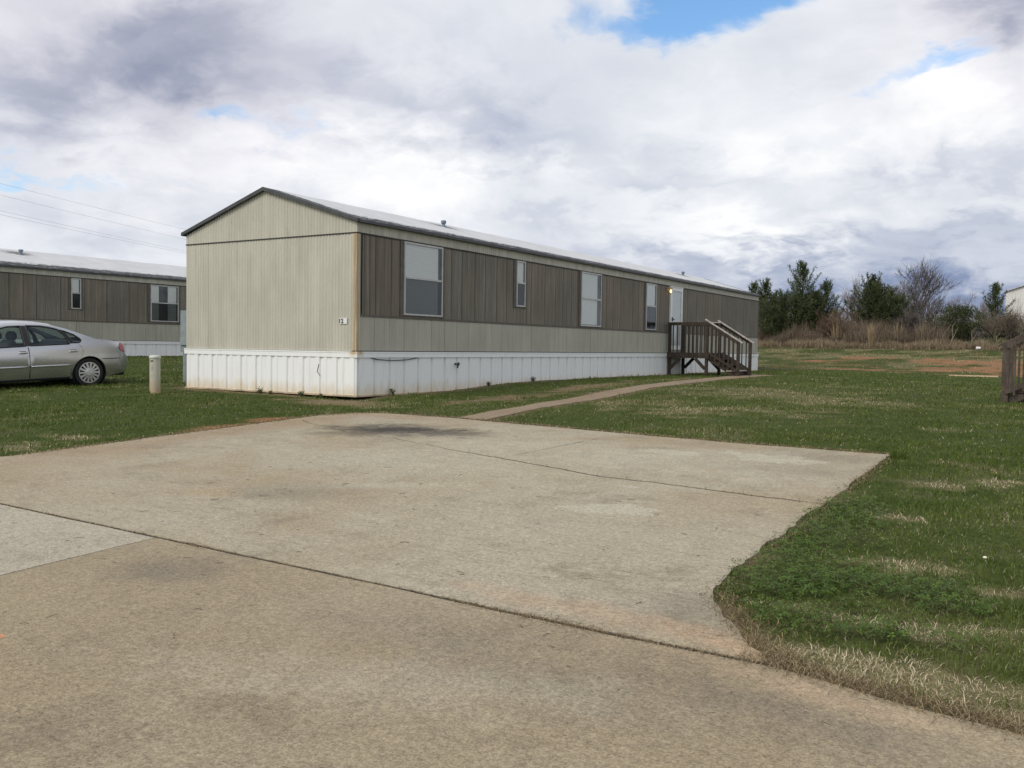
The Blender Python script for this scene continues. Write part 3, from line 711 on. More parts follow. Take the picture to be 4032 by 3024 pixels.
    # windows
    for (y0, y1, z0, z1, style) in windows:
        fw_ = .035; x1 = .045
        mb = MB()
        mb.box(.003, x1, y0, y0 + fw_, z0, z1); mb.box(.003, x1, y1 - fw_, y1, z0, z1)
        mb.box(.004, x1 - .002, y0 + fw_, y1 - fw_, z0, z0 + fw_); mb.box(.004, x1 - .002, y0 + fw_, y1 - fw_, z1 - fw_, z1)
        zm = (z0 + z1)/2 + .02; mb.box(.02, x1 + .004, y0 + fw_, y1 - fw_, zm - .02, zm + .02)
        win = mb.build('window', M['alu'], root, bevel=.003)
        MB().box(.002, .022, y0 - .10, y0 - .002, z0 - .03, z1 + .005).build('trim_board', M['browntrim'], root); MB().box(.002, .022, y1 + .002, y1 + .10, z0 - .03, z1 + .005).build('trim_board', M['browntrim'], root)
        MB().box(.001, .003, y0 + .01, y1 - .01, z0 + .01, z1 - .01).build('dim_room', M['room'], win)
        e = .10 if y1 - y0 > .6 else .06
        if style == 'blind': MB().box(.008, .011, y0 + fw_, y1 - fw_ - e, z0 + fw_ + .01, z1 - fw_).build('blind', M['blind'], win)
        elif style == 'half': MB().box(.008, .011, y0 + fw_, y1 - fw_ - e*.5, zm - .0, z1 - fw_).build('blind', M['blind'], win)
        elif style == 'curtain':
            MB().box(.008, .011, y0 + fw_, y0 + .38, z0 + fw_, z1 - fw_).build('curtain', M['blind'], win)
            MB().box(.008, .011, y1 - .48, y1 - fw_ - .05, z0 + fw_, z1 - fw_).build('curtain', M['blind'], win)
        MB().grid([[(.026, yy, z) for yy in (y0 + fw_, y1 - fw_)] for z in (zm + .02, z1 - fw_)]).build('pane', M['glass'], win)
        MB().grid([[(.034, yy, z) for yy in (y0 + fw_, y1 - fw_)] for z in (z0 + fw_, zm - .02)]).build('pane', M['glass'] if style == 'blind3' else M['screen'], win)
    return root

rand = random.Random(3)
def zbot_main(y): return float(np.interp(y, [0, .5, 3, 5.5, 8, 25.2], [.068, .068, .075, .15, .18, .19]))
home = empty('mobile_home', (0, 0, 0))
tag(home, 'long beige and brown single-wide mobile home with white skirting, number 12 and wooden steps', 'mobile home')
ws = [.2, .36, .53, 1.0, 3.01, 3.40, 3.9, 4.32, 4.8, 5.22, 6.14, 6.36, 7.03, 7.59, 7.98, 8.45, 8.79, 10.55, 11.0, 11.48, 12.36, 12.8, 14.47, 14.9, 16.89, 17.79, 18.68, 19.55, 20.47, 21.31, 22.25, 23.16, 24.11, 24.5]
build_home(home, zbot_main, ws, [(1.365, 2.65, 1.655, 3.125, 'blind'), (5.63, 6.03, 2.02, 3.125, 'half'), (8.97, 10.18, 1.645, 3.128, 'blindw'), (13.33, 14.13, 1.65, 3.11, 'half')], seed=1)
# the third window has white blinds behind clear glass in both sashes
for wdw in [o for o in home.children if o.name.startswith('window')]:
    ys_ = [v.co.y for v in wdw.data.vertices]
    if abs(min(ys_) - 8.97) < .02:
        for ch in wdw.children:
            if ch.name.startswith('pane'): ch.data.materials[0] = M['glass']
        MB().box(.008, .011, 9.01, 9.97, 1.70, 3.09).build('blind', M['blind'], wdw)
# storm door
y0, y1, z0, z1 = 15.27, 16.33, 1.03, 3.11
mb = MB(); x1 = .06
mb.box(.003, x1, y0, y0 + .14, z0, z1); mb.box(.003, x1, y1 - .10, y1, z0, z1); mb.box(.004, x1 - .002, y0 + .14, y1 - .10, z0, z0 + .14); mb.box(.004, x1 - .002, y0 + .14, y1 - .10, z1 - .11, z1)
mb.box(.002, .075, y0 - .03, y1 + .03, z1 + .002, z1 + .03)
door = mb.build('storm_door', M['whiteframe'], home, bevel=.004)
MB().box(.006, .016, y0 + .1, y1 - .05, z0 + .1, z1 - .06).build('inner_door', M['whiteframe'], door)
MB().grid([[(.04, yy, z) for yy in (y0 + .14, y1 - .10)] for z in (z0 + .14, z1 - .11)]).build('pane', M['glass'], door)
mb = MB(); mb.box(.06, .085, y0 + .10, y0 + .16, 1.98, 2.12); mb.tube([(.085, y0 + .13, 2.05), (.12, y0 + .13, 2.05), (.125, y0 + .20, 2.03)], .014); mb.build('handle', M['black'], door)
# porch light
mb = MB(); mb.box(.003, .05, 14.98, 15.16, 2.98, 3.09); mb.box(.05, .16, 14.97, 15.17, 3.03, 3.085)
pl_ = mb.build('porch_light', M['fixture'], home, bevel=.006)
mb = MB(); mb.lathe([(.0, -.085), (.02, -.08), (.034, -.055), (.034, -.03), (.02, -.005), (.015, .02)], (.13, 15.07, 2.99)); mb.build('bulb', M['bulb'], pl_, smooth=True)
# number plate
pb = MB().box(-.415, -.205, -.024, -.016, 1.435, 1.545).build('number_plate', M['plate'], home)
MB().box(-.215, -.209, -.028, -.0242, 1.44, 1.54).build('plate_edge', M['black'], pb)
cu = bpy.data.curves.new('numerals', 'FONT'); cu.body = '12'; cu.size = .115; cu.extrude = .002; cu.offset = .0035; cu.space_character = 1.1
to = bpy.data.objects.new('tmp_text', cu); COL.objects.link(to); bpy.context.view_layer.update()
me = bpy.data.meshes.new_from_object(to.evaluated_get(bpy.context.evaluated_depsgraph_get())); bpy.data.objects.remove(to)
me.materials.clear(); me.materials.append(M['black']); nm = bpy.data.objects.new('numerals', me); COL.objects.link(nm); nm.parent = pb
xsn = [v.co.x for v in me.vertices]; nm.rotation_euler = (R(90), 0, 0); nm.location = (-.408 - min(xsn), -.0265, 1.452)
# faucet, cable, dark mark, vents, antenna, meter box
mb = MB(); mb.tube([(.02, 3.14, .66), (.09, 3.14, .66)], .018); mb.lathe([(.0, 0), (.035, 0), (.04, .012), (.0, .014)], (.06, 3.22, .66), 'x', 12); mb.tube([(.085, 3.14, .665), (.10, 3.14, .63), (.10, 3.14, .57)], .016); mb.tube([(.06, 3.14, .66), (.06, 3.23, .66)], .009); mb.build('faucet', M['black'], home, smooth=True)
mb = MB(); mb.tube([(.034, .33, .81), (.045, .55, .765), (.048, .95, .745), (.045, 1.45, .755), (.04, 1.75, .79), (.034, 1.86, .81)], .009); mb.build('cable', M['cable'], home, smooth=True)
MB().tube([(-.93, -.03, .66), (-.97, -.032, .52), (-.90, -.033, .44)], .006).build('skirt_crack', M['cable'], home)
for (vx, vy) in ((-1.9, 5.27), (-1.9, 21.28)):
    z = RIDGE - (RIDGE - 3.395)*(W/2 - 1.9 + .0)/(W/2) if False else 3.395 + (RIDGE - 3.395)*(1 - abs(vx + W/2)/(W/2 + .075))
    mb = MB(); mb.lathe([(.09, -.02), (.06, .012), (.042, .025), (.042, .07), (.06, .07), (.066, .078), (.066, .13), (.05, .145), (.0, .147)], (vx, vy, z), n=16)
    mb.build('roof_vent', M['pipe'], home, smooth=False)
MB().tube([(-4.6, 24.9, 3.4), (-4.65, 24.85, 4.62)], .008, 5).build('antenna', M['cable'], home)
mz = zg(-6.15, 1.05); mp = empty('meter_post', (-6.15, 1.05, mz)); tag(mp, 'grey electric meter box on a post just behind the left end of the home', 'meter box')
MB().box(-.22, .22, -.06, .12, .82 - mz, 1.79 - mz).build('meter_box', M['greybox'], mp, bevel=.008); MB().box(-.19, .2, -.10, -.065, .98 - mz, 1.13 - mz).build('junction_box', M['greybox'], mp, bevel=.005)
MB().box(-.15, .15, -.04, .06, -.1, .815 - mz).build('post', M['greybox'], mp)

nb = empty('mobile_home', (-19.0, 0, .168))
tag(nb, 'neighbouring beige and brown mobile home behind the silver car', 'mobile home')
ws2 = [3.9, 4.38, 4.84, 5.72, 6.62, 7.5, 8.43, 9.2, 10.72, 11.6, 12.5] + [.5, 1.1, 1.9, 2.6, 3.2] + [13.4 + .9*k for k in range(13)]
build_home(nb, lambda y: .15, ws2, [(6.10, 6.47, 2.03, 3.12, 'half'), (9.35, 10.62, 1.685, 3.10, 'curtain'), (1.3, 2.5, 1.655, 3.125, 'blind'), (15.2, 16.3, 1.65, 3.1, 'blind')], detail=False, seed=4)
vz = 3.395 + (RIDGE - 3.395)*(1 - abs(-1.75 + W/2)/(W/2 + .075))
MB().lathe([(.09, -.02), (.06, .02), (.05, .03), (.05, .1), (.08, .1), (.08, .17), (0, .18)], (-1.75, 5.3, vz), n=14).build('roof_vent', M['pipe'], nb)

# ------------------------------------------------------------------ wooden steps
def build_steps(root, w, depth, floor, run, nst, mat, railmat, rail_h=.98, slope_end=1.12, braces=True, post=.09):
    """local: +x away from the wall, y from 0 to w; z=0 ground"""
    f = floor; rt_ = f + rail_h; xe = depth + run; py = (0.0, w)
    mb = MB()
    nb_ = int((depth)/.145)
    for k in range(nb_): mb.box(.0 + k*depth/nb_, (k+1)*depth/nb_ - .008, -.04, w + .04, f - .035, f)
    mb.build('platform', mat, root)
    for bx_ in ((-.02, depth + .02, -.062, -.042, f - .18, f - .002), (-.02, depth + .02, w + .042, w + .062, f - .18, f - .002), (depth + .021, depth + .056, -.06, w + .06, f - .18, f - .037)):
        MB().box(*bx_).build('rim_joist', mat, root)
    for yy in py:
        for xx, top in ((.05, rt_ - .02), (depth - .04, rt_ - .02), (xe, slope_end - .02)):
            MB().box(xx - post/2, xx + post/2, yy - .04, yy - .04 + post, -.08, top).build('post', mat, root, bevel=.004)
    sg = {0.0: -1, w: 1}
    def railz(xx): return rt_ + (slope_end - rt_)*(xx - depth)/run
    def strz(xx): return f - .10 + (.02 - (f - .10))*(xx - depth)/(run + .02)
    for yy in py:
        yo = yy - .04 + (post if yy else 0); yb = yo + (.02 if yy else -.02)
        MB().box(.0, depth, min(yo, yb) + (.001 if yy else -.001), max(yo, yb) + (.001 if yy else -.001), rt_ - .11, rt_ - .01).build('rail', mat, root)
        mb = MB(); mb.bar((depth - .02, (yo + yb)/2, railz(depth - .02) - .06), (xe, (yo + yb)/2, railz(xe) - .06), .03, .10); mb.build('rail', mat, root)
        MB().bar((depth - .1, yy + .003, railz(depth - .1) + .018), (xe + .14, yy + .003, railz(xe + .14) + .018), .12, .034).build('handrail', railmat, root, bevel=.004)
        ys_ = yb + (.019 if yy else -.019)
        n = 9
        for k in range(1, n):
            xx = .06 + (depth - .1)*k/n
            MB().box(xx - .018, xx + .018, min(yb, ys_), max(yb, ys_), f - .12, rt_ - .012).build('baluster', mat, root)
        nbs = int(run/.138)
        for k in range(1, nbs):
            xx = depth + run*k/nbs - .01
            MB().box(xx - .018, xx + .018, min(yb, ys_), max(yb, ys_), max(strz(xx) + .02, .06), railz(xx) - .02).build('baluster', mat, root)
        MB().bar((depth + .04, yy + (.03 if yy == 0 else -.03), strz(depth + .04)), (xe + .02, yy + (.03 if yy == 0 else -.03), .02), .038, .24).build('stringer', mat, root)
        MB().bar((depth + .04, yb, strz(depth) + .10), (xe, yb, .17), .02, .07).build('rail', mat, root)
    for k in range(nst):
        zt = f*(nst - k)/(nst + 1); xa = depth + .03 + (run - .1)*k/nst
        MB().box(xa, xa + .29, -.02, w + .02, zt - .035, zt).build('tread', railmat if k == nst - 1 else mat, root)
        if k == nst - 1: MB().box(xa + .2, xa + .23, 0.06, w - .06, 0, zt - .036).build('riser', mat, root)
    MB().box(depth - .28, depth + .06, w - .06, w + .07, rt_ + .0, rt_ + .03).build('handrail', railmat, root)
    if braces:
        for yy in (-.03, w + .03):
            MB().bar((.09, yy, f - .52), (.42, yy, f - .19), .04, .10).build('brace', mat, root); MB().bar((depth - .08, yy, f - .52), (depth - .41, yy, f - .19), .04, .10).build('brace', mat, root)

dk = empty('porch_steps', (.06, 15.12, .22)); tag(dk, 'dark brown wooden porch with stairs and pale handrails at the storm door', 'porch steps')
build_steps(dk, 1.22, 1.36, .73, 1.0, 3, M['deck'], M['handrail'], 1.0, 1.12)
d2_ = empty('porch_steps', (13.50, 7.62, zg(10.6, 7.) + .0), R(180)); tag(d2_, 'grey weathered wooden steps cut off by the right edge of the photo', 'porch steps')
build_steps(d2_, 1.3, 1.4, 1.05, 1.73, 4, M['deck2'], M['deck2'], .98, 1.09, post=.115)
# ground under the porch: bare strip is part of the lawn colouring

# ------------------------------------------------------------------ car
def cdt_patch(polys, holes, step):
    """constrained triangulation of a side view: outline polys -> (verts, faces, centroids)"""
    pts = []; edges = []
    for P in polys:
        n0 = len(pts); pts += [Vector(p) for p in P]; edges += [(n0 + i, n0 + (i+1) % len(P)) for i in range(len(P))]
    A = np.array(polys[0]); x0, y0 = A.min(0); x1, y1 = A.max(0)
    gx_, gy_ = np.meshgrid(np.arange(x0, x1, step), np.arange(y0, y1, step)); gx_ = gx_.ravel(); gy_ = gy_.ravel()
    ok = inside(gx_, gy_, A)
    for P in polys: ok &= segdist(gx_, gy_, P) > step*.35
    pts += [Vector((a, b)) for a, b in zip(gx_[ok], gy_[ok])]
    r = delaunay_2d_cdt(pts, edges, [], 0, 1e-5)
    V = np.array([(v.x, v.y) for v in r[0]]); Fc = [tuple(f) for f in r[2]]
    Ct = np.array([V[list(f)].mean(0) for f in Fc]); k = inside(Ct[:, 0], Ct[:, 1], A)
    for H in holes: k &= ~inside(Ct[:, 0], Ct[:, 1], H)
    return V, [f for f, q in zip(Fc, k) if q], Ct[k]
def smooth_poly(P, n=4):
    P = [np.array(p, float) for p in P]; out = []
    for i in range(len(P)):
        a, b, c, d = P[i-1], P[i], P[(i+1) % len(P)], P[(i+2) % len(P)]
        for k in range(n):
            t = k/n; out.append(tuple(.5*((2*b) + (-a + c)*t + (2*a - 5*b + 4*c - d)*t*t + (-a + 3*b - 3*c + d)*t**3)))
    return out
def halfw(s, z):
    s = np.asarray(s, float); z = np.asarray(z, float)
    w_ = np.interp(z, [.1, .2, .3, .42, .55, .66, .74, .80, .86, .95, 1.1, 1.25, 1.33, 1.40], [.80, .835, .872, .898, .912, .915, .905, .882, .850, .805, .735, .655, .60, .54])
    r_ = np.clip((-.40 - s)/.60, 0, 1); f_ = np.clip((s - 2.95)/.85, 0, 1)
    return w_*(1 - .30*r_**2.4)*(1 - .38*f_**2.4)
top = [(-.845, .80), (-.80, .86), (-.76, .888), (-.57, .915), (-.35, .935), (-.22, .975), (.07, 1.09), (.36, 1.205), (.6, 1.275), (.87, 1.318), (1.2, 1.335), (1.5, 1.325), (1.78, 1.27), (2.0, 1.185), (2.25, 1.06), (2.5, .94), (2.8, .90), (3.2, .83), (3.55, .73)]
front = [(3.70, .64), (3.76, .5), (3.74, .36), (3.66, .24)]
tail = [(-.89, .24), (-.955, .34), (-.972, .47), (-.968, .53), (-.87, .62), (-.862, .67), (-.855, .75)]
def arc(cx, cz, r, a0, a1, n=18): return [(cx + r*math.cos(R(a0 + (a1 - a0)*k/n)), cz + r*math.sin(R(a0 + (a1 - a0)*k/n))) for k in range(n + 1)]
arch_r = arc(-.03, .275, .345, -18, 198); arch_f = arc(2.73, .275, .345, -18, 198)
outline = tail + top + front + arch_f[:1] + arch_f[1:] + arch_r + [(-.60, .205)]
# bottom order: from the front bumper back to the tail
fwin = [(1.20, 1.262), (1.45, 1.255), (1.63, 1.215), (1.80, 1.15), (2.02, 1.03), (2.18, .93), (2.15, .868), (1.78, .852), (1.20, .866)]
rwin = [(1.10, 1.268), (.82, 1.255), (.61, 1.215), (.50, 1.18), (.40, 1.07), (.33, .92), (.34, .885), (1.10, .872)]
qwin = [(.46, 1.168), (.38, 1.145), (.21, 1.07), (.105, .985), (.085, .95), (.12, .912), (.24, .905), (.275, .93), (.36, 1.08)]
fdoor = [(1.155, .20), (1.155, .855), (1.15, 1.28), (1.47, 1.275), (1.66, 1.235), (1.86, 1.145), (2.1, 1.0), (2.28, .86), (2.33, .6), (2.27, .35), (2.22, .20)]
rdoor = [(1.15, .20), (1.15, .855), (1.145, 1.288), (.80, 1.275), (.58, 1.235), (.45, 1.19), (.36, 1.08), (.28, .93), (.16, .89), (.09, .78), (.10, .66), (.22, .55), (.325, .40), (.345, .20)]
bump_line = [(-.975, .55), (-.72, .548), (-.285, .55), (-.2, .57), (-.3, .1), (-1.1, .1), (-1.1, .55)]
tailp = smooth_poly([(-.77, .875), (-.735, .84), (-.70, .78), (-.725, .725), (-.80, .685), (-.853, .675), (-.86, .76), (-.835, .82)], 3)
holes = [fwin, rwin, qwin]
V, Fc, Ct = cdt_patch([outline, fwin, rwin, qwin, fdoor, rdoor, bump_line, tailp], holes, .07)
ang = math.atan2(-.99, -.13)
car = empty('parked_car', (-7.76, -.90, zg(-7.4, -.95) - .02), 0)
car.rotation_euler = Matrix.Rotation(ang, 4, 'Z').to_euler(); car.rotation_euler = (Matrix.Rotation(ang, 3, 'Z') @ Matrix.Rotation(.045, 3, 'Y')).to_euler()
car.scale = (1.05, 1.05, 1.05)
tag(car, 'silver four-door sedan parked on the grass before the neighbouring home, front cut off', 'car')
cls = np.zeros(len(Fc), int)
cls[inside(Ct[:, 0], Ct[:, 1], tailp)] = 3
cls[(cls == 0) & inside(Ct[:, 0], Ct[:, 1], fdoor)] = 1; cls[(cls == 0) & inside(Ct[:, 0], Ct[:, 1], rdoor)] = 2
cls[(cls == 0) & inside(Ct[:, 0], Ct[:, 1], bump_line)] = 4
HW = halfw(V[:, 0], V[:, 1])
def side_normal(a, b, sgn):
    e = .05; ds = (float(halfw(a + e, b)) - float(halfw(a - e, b)))/(2*e); dz = (float(halfw(a, b + e)) - float(halfw(a, b - e)))/(2*e)
    v = Vector((-ds, sgn, -dz)).normalized(); return tuple(v)
def set_normals(o, nr):
    n_ = len(o.data.vertices); nr = list(nr) + [(0, 0, 0)]*(n_ - len(nr)); o.data.normals_split_custom_set_from_vertices(nr); return o
def side_mesh(sel, sgn, off=0.):
    mb = MB(); used = sorted({i for f in sel for i in f}); mp = {i: k for k, i in enumerate(used)}
    mb.add([(V[i, 0], sgn*(HW[i] + off), V[i, 1]) for i in used], [tuple(mp[i] for i in (f if sgn < 0 else f[::-1])) for f in sel])
    mb.nr = [side_normal(V[i, 0], V[i, 1], sgn) for i in used]; return mb
def across(pts, crown, bulge=0., n=10):
    rows = []
    for (s, z) in pts:
        w_ = float(halfw(s, z)); row = []
        for k in range(n + 1):
            t_ = -1 + 2*k/n; row.append((s + bulge*(1 - t_*t_), w_*t_, z + crown*(1 - abs(t_)**2.5)))
        rows.append(row)
    return rows
body = MB(); bnr = []
for sg in (-1, 1):
    m_ = side_mesh([f for f, c_ in zip(Fc, cls) if c_ == 0], sg); body.add(m_.v, m_.f); bnr += m_.nr
def dense(P, k=3):
    out = []
    for a, b in zip(P[:-1], P[1:]):
        for j in range(k): out.append((a[0] + (b[0] - a[0])*j/k, a[1] + (b[1] - a[1])*j/k))
    return out + [P[-1]]
i_r0, i_r1, i_w0, i_w1 = 5, 8, 12, 15
body.grid(across(top[:i_r0 + 1], .035, -.06)); body.grid(across(top[i_r1:i_w0 + 1], .055)); body.grid(across(top[i_w1:] + front[:2], .04, .12))
body.grid(across(tail[4:] + top[:1], .0, -.06))
bo = set_normals(body.build('body', M['paint'], car, smooth=True, normals=False), bnr)
bm_ = MB(); bnr = []
for sg in (-1, 1):
    m_ = side_mesh([f for f, c_ in zip(Fc, cls) if c_ == 4], sg, .006); bm_.add(m_.v, m_.f); bnr += m_.nr
bm_.grid([[(p[0] - .004, p[1], p[2]) for p in r_] for r_ in across(tail[:5], .0, -.07)]); set_normals(bm_.build('bumper', M['paint'], car, smooth=True), bnr)
bf = MB(); bf.grid(across(front[1:], 0, .12)); bf.build('bumper', M['paint'], car, smooth=True)
MB().grid(across(dense(top[i_r0:i_r1 + 1]), .045)).build('rear_window', M['carglass'], car, smooth=True)
MB().grid(across(dense(top[i_w0:i_w1 + 1]), .06)).build('windshield', M['carglass'], car, smooth=True)
def poly3(P, sg, off): return [(p[0], sg*(float(halfw(p[0], p[1])) + off), p[1]) for p in P]
def patch(P, sg, off, step=.09):
    V2, F2, _ = cdt_patch([P], [], step); mb = MB()
    mb.add([(a, sg*(float(halfw(a, b)) + off), b) for a, b in V2], [f if sg < 0 else f[::-1] for f in F2]); return mb
def loop_line(P, k=5):
    out = []
    for i in range(len(P)):
        a, b = P[i], P[(i+1) % len(P)]
        for j in range(k): out.append((a[0] + (b[0] - a[0])*j/k, a[1] + (b[1] - a[1])*j/k))
    return out + [P[0]]
for sg in (-1, 1):
    for cc, win, dr, hs in ((1, fwin, fdoor, (1.36, 1.19)), (2, rwin, rdoor, (.385, .20))):
        m_ = side_mesh([f for f, c_ in zip(Fc, cls) if c_ == cc], sg); d_ = set_normals(m_.build('door', M['paint'], car, smooth=True), m_.nr)
        patch(win, sg, -.008).build('window', M['carglass'], d_, smooth=True)
        MB().tube(poly3(loop_line(win), sg, .0), .017, 6, False).build('window_trim', M['black'], d_, smooth=True)
        MB().tube(poly3(loop_line(dr), sg, -.003), .0045, 4, False).build('door_gap', M['black'], d_)
        a_, b_ = hs; mb = MB(); mb.tube([(a_ + (b_ - a_)*q, sg*(float(halfw(a_, .745)) + .012 + .012*math.sin(math.pi*q)), .735) for q in (0, .15, .5, .85, 1)], [.010, .020, .020, .020, .010], 8); h_ = mb.build('handle', M['paint'], d_, smooth=True)
        MB().bar((a_ - .02, sg*(float(halfw(a_, .75)) + .004), .752), (b_ + .03, sg*(float(halfw(b_, .75)) + .004), .752), .012, .03).build('handle_recess', M['black'], d_)
        x0_, x1_ = ((1.18, 2.2) if cc == 1 else (.345, 1.13))
        MB().tube([(x0_ + (x1_ - x0_)*q/8, sg*(float(halfw(x0_ + (x1_ - x0_)*q/8, .455)) + .006), .455) for q in range(9)], [.012] + [.02]*7 + [.012], 8).build('molding', M['paint'], d_, smooth=True)
    patch(qwin, sg, -.008).build('quarter_window', M['carglass'], car, smooth=True)
    MB().tube(poly3(loop_line(qwin), sg, 0), .017, 6, False).build('window_trim', M['black'], car, smooth=True)
    patch([(1.235, .862), (1.235, 1.27), (1.075, 1.275), (1.075, .868)], sg, .004).build('door_pillar', M['black'], car)
    patch([(.52, 1.195), (.43, 1.165), (.335, 1.06), (.265, .925), (.26, .895), (.35, .89), (.40, 1.05)], sg, .004).build('door_pillar', M['black'], car)
    side_mesh([f for f, c_ in zip(Fc, cls) if c_ == 3], sg, .01).build('taillight', M['redlens'], car, smooth=True)
    MB().tube(poly3([(-.965, .55), (-.7, .548), (-.5, .549), (-.30, .552)], sg, .004), .006, 4).build('bumper_line', M['black'], car)
    # wheels
    for cx in (-.03, 2.73):
        yo = sg*.86; mb = MB()
        mb.lathe([(.20, yo - sg*.20), (.285, yo - sg*.20), (.305, yo - sg*.17), (.308, yo - sg*.02), (.295, yo + sg*.012), (.245, yo + sg*.015), (.222, yo - sg*.0), (.20, yo - sg*.03)], (cx, 0, .275), 'y', 40)
        wh = mb.build('wheel', M['tyre'], car, smooth=True)
        mb = MB(); yh = yo + sg*.006
        mb.lathe([(.222, yh - sg*.01), (.218, yh + sg*.008), (.200, yh + sg*.008), (.198, yh - sg*.01)], (cx, 0, .275), 'y', 40)
        mb.lathe([(.105, yh - sg*.01), (.10, yh + sg*.012), (.06, yh + sg*.022), (.0, yh + sg*.024)], (cx, 0, .275), 'y', 28)
        for k in range(14):
            a = 2*math.pi*k/14; a2 = a
            r0, r1 = .09, .208; wd0, wd1 = .034, .040
            ca, sa = math.cos(a), math.sin(a)
            q = [(r0, -wd0/2), (r1, -wd1/2), (r1, wd1/2), (r0, wd0/2)]
            if k % 2: q = [(r0, -.017), (r1, -.024), (r1, .024), (r0, .017)]
            vs = [(cx + r_*ca - t_*sa, yh + sg*(.016 if r_ < .15 else .010), .275 + r_*sa + t_*ca) for r_, t_ in q]
            vs += [(v_[0], yh - sg*.012, v_[2]) for v_ in vs]
            mb.add(vs, [(0, 1, 2, 3), (0, 4, 5, 1), (1, 5, 6, 2), (2, 6, 7, 3), (3, 7, 4, 0)])
        mb.build('hubcap', M['hub'], wh)
        MB().lathe([(.0, yo - sg*.045), (.22, yo - sg*.045)], (cx, 0, .275), 'y', 30).build('brake', M['dark'], wh)
        mb = MB(); mb.lathe([(.345, yo + sg*.03), (.35, yo - sg*.3), (.0, yo - sg*.3)], (cx, 0, .275), 'y', 30); mb.build('wheel_well', M['dark'], car)
# interior and underside
mb = MB(); mb.box(.2, 2.4, -.78, .78, .24, .30); mb.box(-.9, 3.6, -.62, .62, .17, .23); mb.build('floor_pan', M['dark'], car)
for sg in (-1, 1):
    mb = MB(); mb.tube([(-.3 if False else .36, sg*.80, .205), (2.36, sg*.80, .205)], .045, 6); mb.build('sill', M['black'], car)
    mb = MB(); yy = sg*.37
    mb.bar((1.60, yy, .55), (1.30, yy, .98), .48, .14, (1, 0, .5)); mb.box(1.45, 1.95, yy - .24, yy + .24, .42, .56)
    st_ = mb.build('seat', M['seat'], car, bevel=.04)
    mb = MB(); mb.lathe([(.0, .0), (.07, .01), (.105, .07), (.10, .14), (.06, .19), (.0, .2)], (1.27, yy, .97), n=14); mb.build('headrest', M['seat'], st_, smooth=True)
mb = MB(); mb.box(.35, .8, -.68, .68, .35, .55); mb.bar((.55, 0, .5), (.18, 0, .93), 1.3, .16, (1, 0, .3)); mb.box(-.28, .2, -.68, .68, .90, .92); mb.build('rear_seat', M['seat'], car, bevel=.02)
mb = MB(); mb.box(2.2, 2.6, -.7, .7, .7, .88); mb.build('dashboard', M['dark'], car, bevel=.03)
mb = MB(); mb.tube([(-.48, -.70, .905), (-.55, -.70, 1.37)], .0045, 6); mb.lathe([(.025, 0), (.02, .02), (0, .025)], (-.48, -.70, .9), n=10); mb.build('antenna', M['black'], car)
for sg in (-1, 1):
    mb = MB(); mb.add([(2.02, sg*.93, .90), (2.10, sg*.93, .93), (2.10, sg*1.08, .93), (2.02, sg*1.10, .90), (2.02, sg*1.10, 1.03), (2.10, sg*1.08, 1.02), (2.10, sg*.93, 1.02), (2.02, sg*.93, 1.03)], [(0,1,2,3),(4,5,6,7),(0,3,4,7),(1,6,5,2),(3,2,5,4),(0,7,6,1)])
    mb.build('mirror', M['paint'], car, bevel=.015)

# ------------------------------------------------------------------ utility pedestal
pz = zg(-4.25, -1.25)
pd = empty('utility_pedestal', (-4.25, -1.25, pz)); tag(pd, 'beige round utility pedestal standing in the grass between car and home', 'utility pedestal')
mb = MB(); mb.lathe([(.105, -.05), (.103, .3), (.102, .70), (.100, .72)], n=32); mb.build('tube', M['pedestal'], pd, smooth=True)
mb = MB(); mb.lathe([(.112, .70), (.115, .715), (.112, .742), (.09, .758), (.0, .768)], n=32); mb.build('cap', M['pedcap'], pd, smooth=True)
cdir = math.atan2(cd[1] + 1.25, cd[0] + 4.25)
def stick(a0, a1, z0, z1, m_):
    mb = MB(); mb.grid([[(.1055*math.cos(cdir + a), .1055*math.sin(cdir + a), z) for a in np.linspace(a0, a1, 8)] for z in (z0, z1)]); return mb.build('sticker', m_, pd)
stick(-.95, -.30, .63, .665, M['sticker'])
for k in range(3): stick(-.8, -.35, .585 - k*.02, .59 - k*.02, M['sticker2'])
stick(-.75, -.35, .49, .53, M['sticker2']); stick(-.75, -.35, .45, .48, M['sticker2']); stick(-.8, -.3, .36, .38, M['sticker2']); stick(-.8, -.3, .32, .33, M['sticker2'])

# ------------------------------------------------------------------ power lines
def wire(p0, p1, sag, label):
    a = Vector(p0); b = Vector(p1); mb = MB(); pts = []
    for k in range(41):
        t_ = k/40; q = a + (b - a)*t_; q.z -= sag*4*t_*(1 - t_); pts.append(q)
    mb.tube(pts, .0065, 5); return tag(mb.build('power_line', M['wire']), label, 'power line', 'power lines over the left roof')
WIRES = []

# ------------------------------------------------------------------ trees
def tri_cloud(name, P, Dn, length, width, cols, mat, parent):
    """narrow leaf faces at points P along directions Dn"""
    n = len(P); Rr = RNG.normal(size=(n, 3)); S = np.cross(Dn, Rr); S /= np.maximum(np.linalg.norm(S, axis=1, keepdims=True), 1e-6)
    S = S*(width/2)[:, None]; T = P + Dn*length[:, None]; mid = P + Dn*(length*.5)[:, None]
    Vv = np.stack([P, mid + S, T, mid - S], 1).reshape(-1, 3)
    o = np_mesh(name, Vv, np.full(n, 4), np.arange(4*n), mat, np.repeat(np.clip(cols, .003, 1), 4, 0)); o.parent = parent; return o

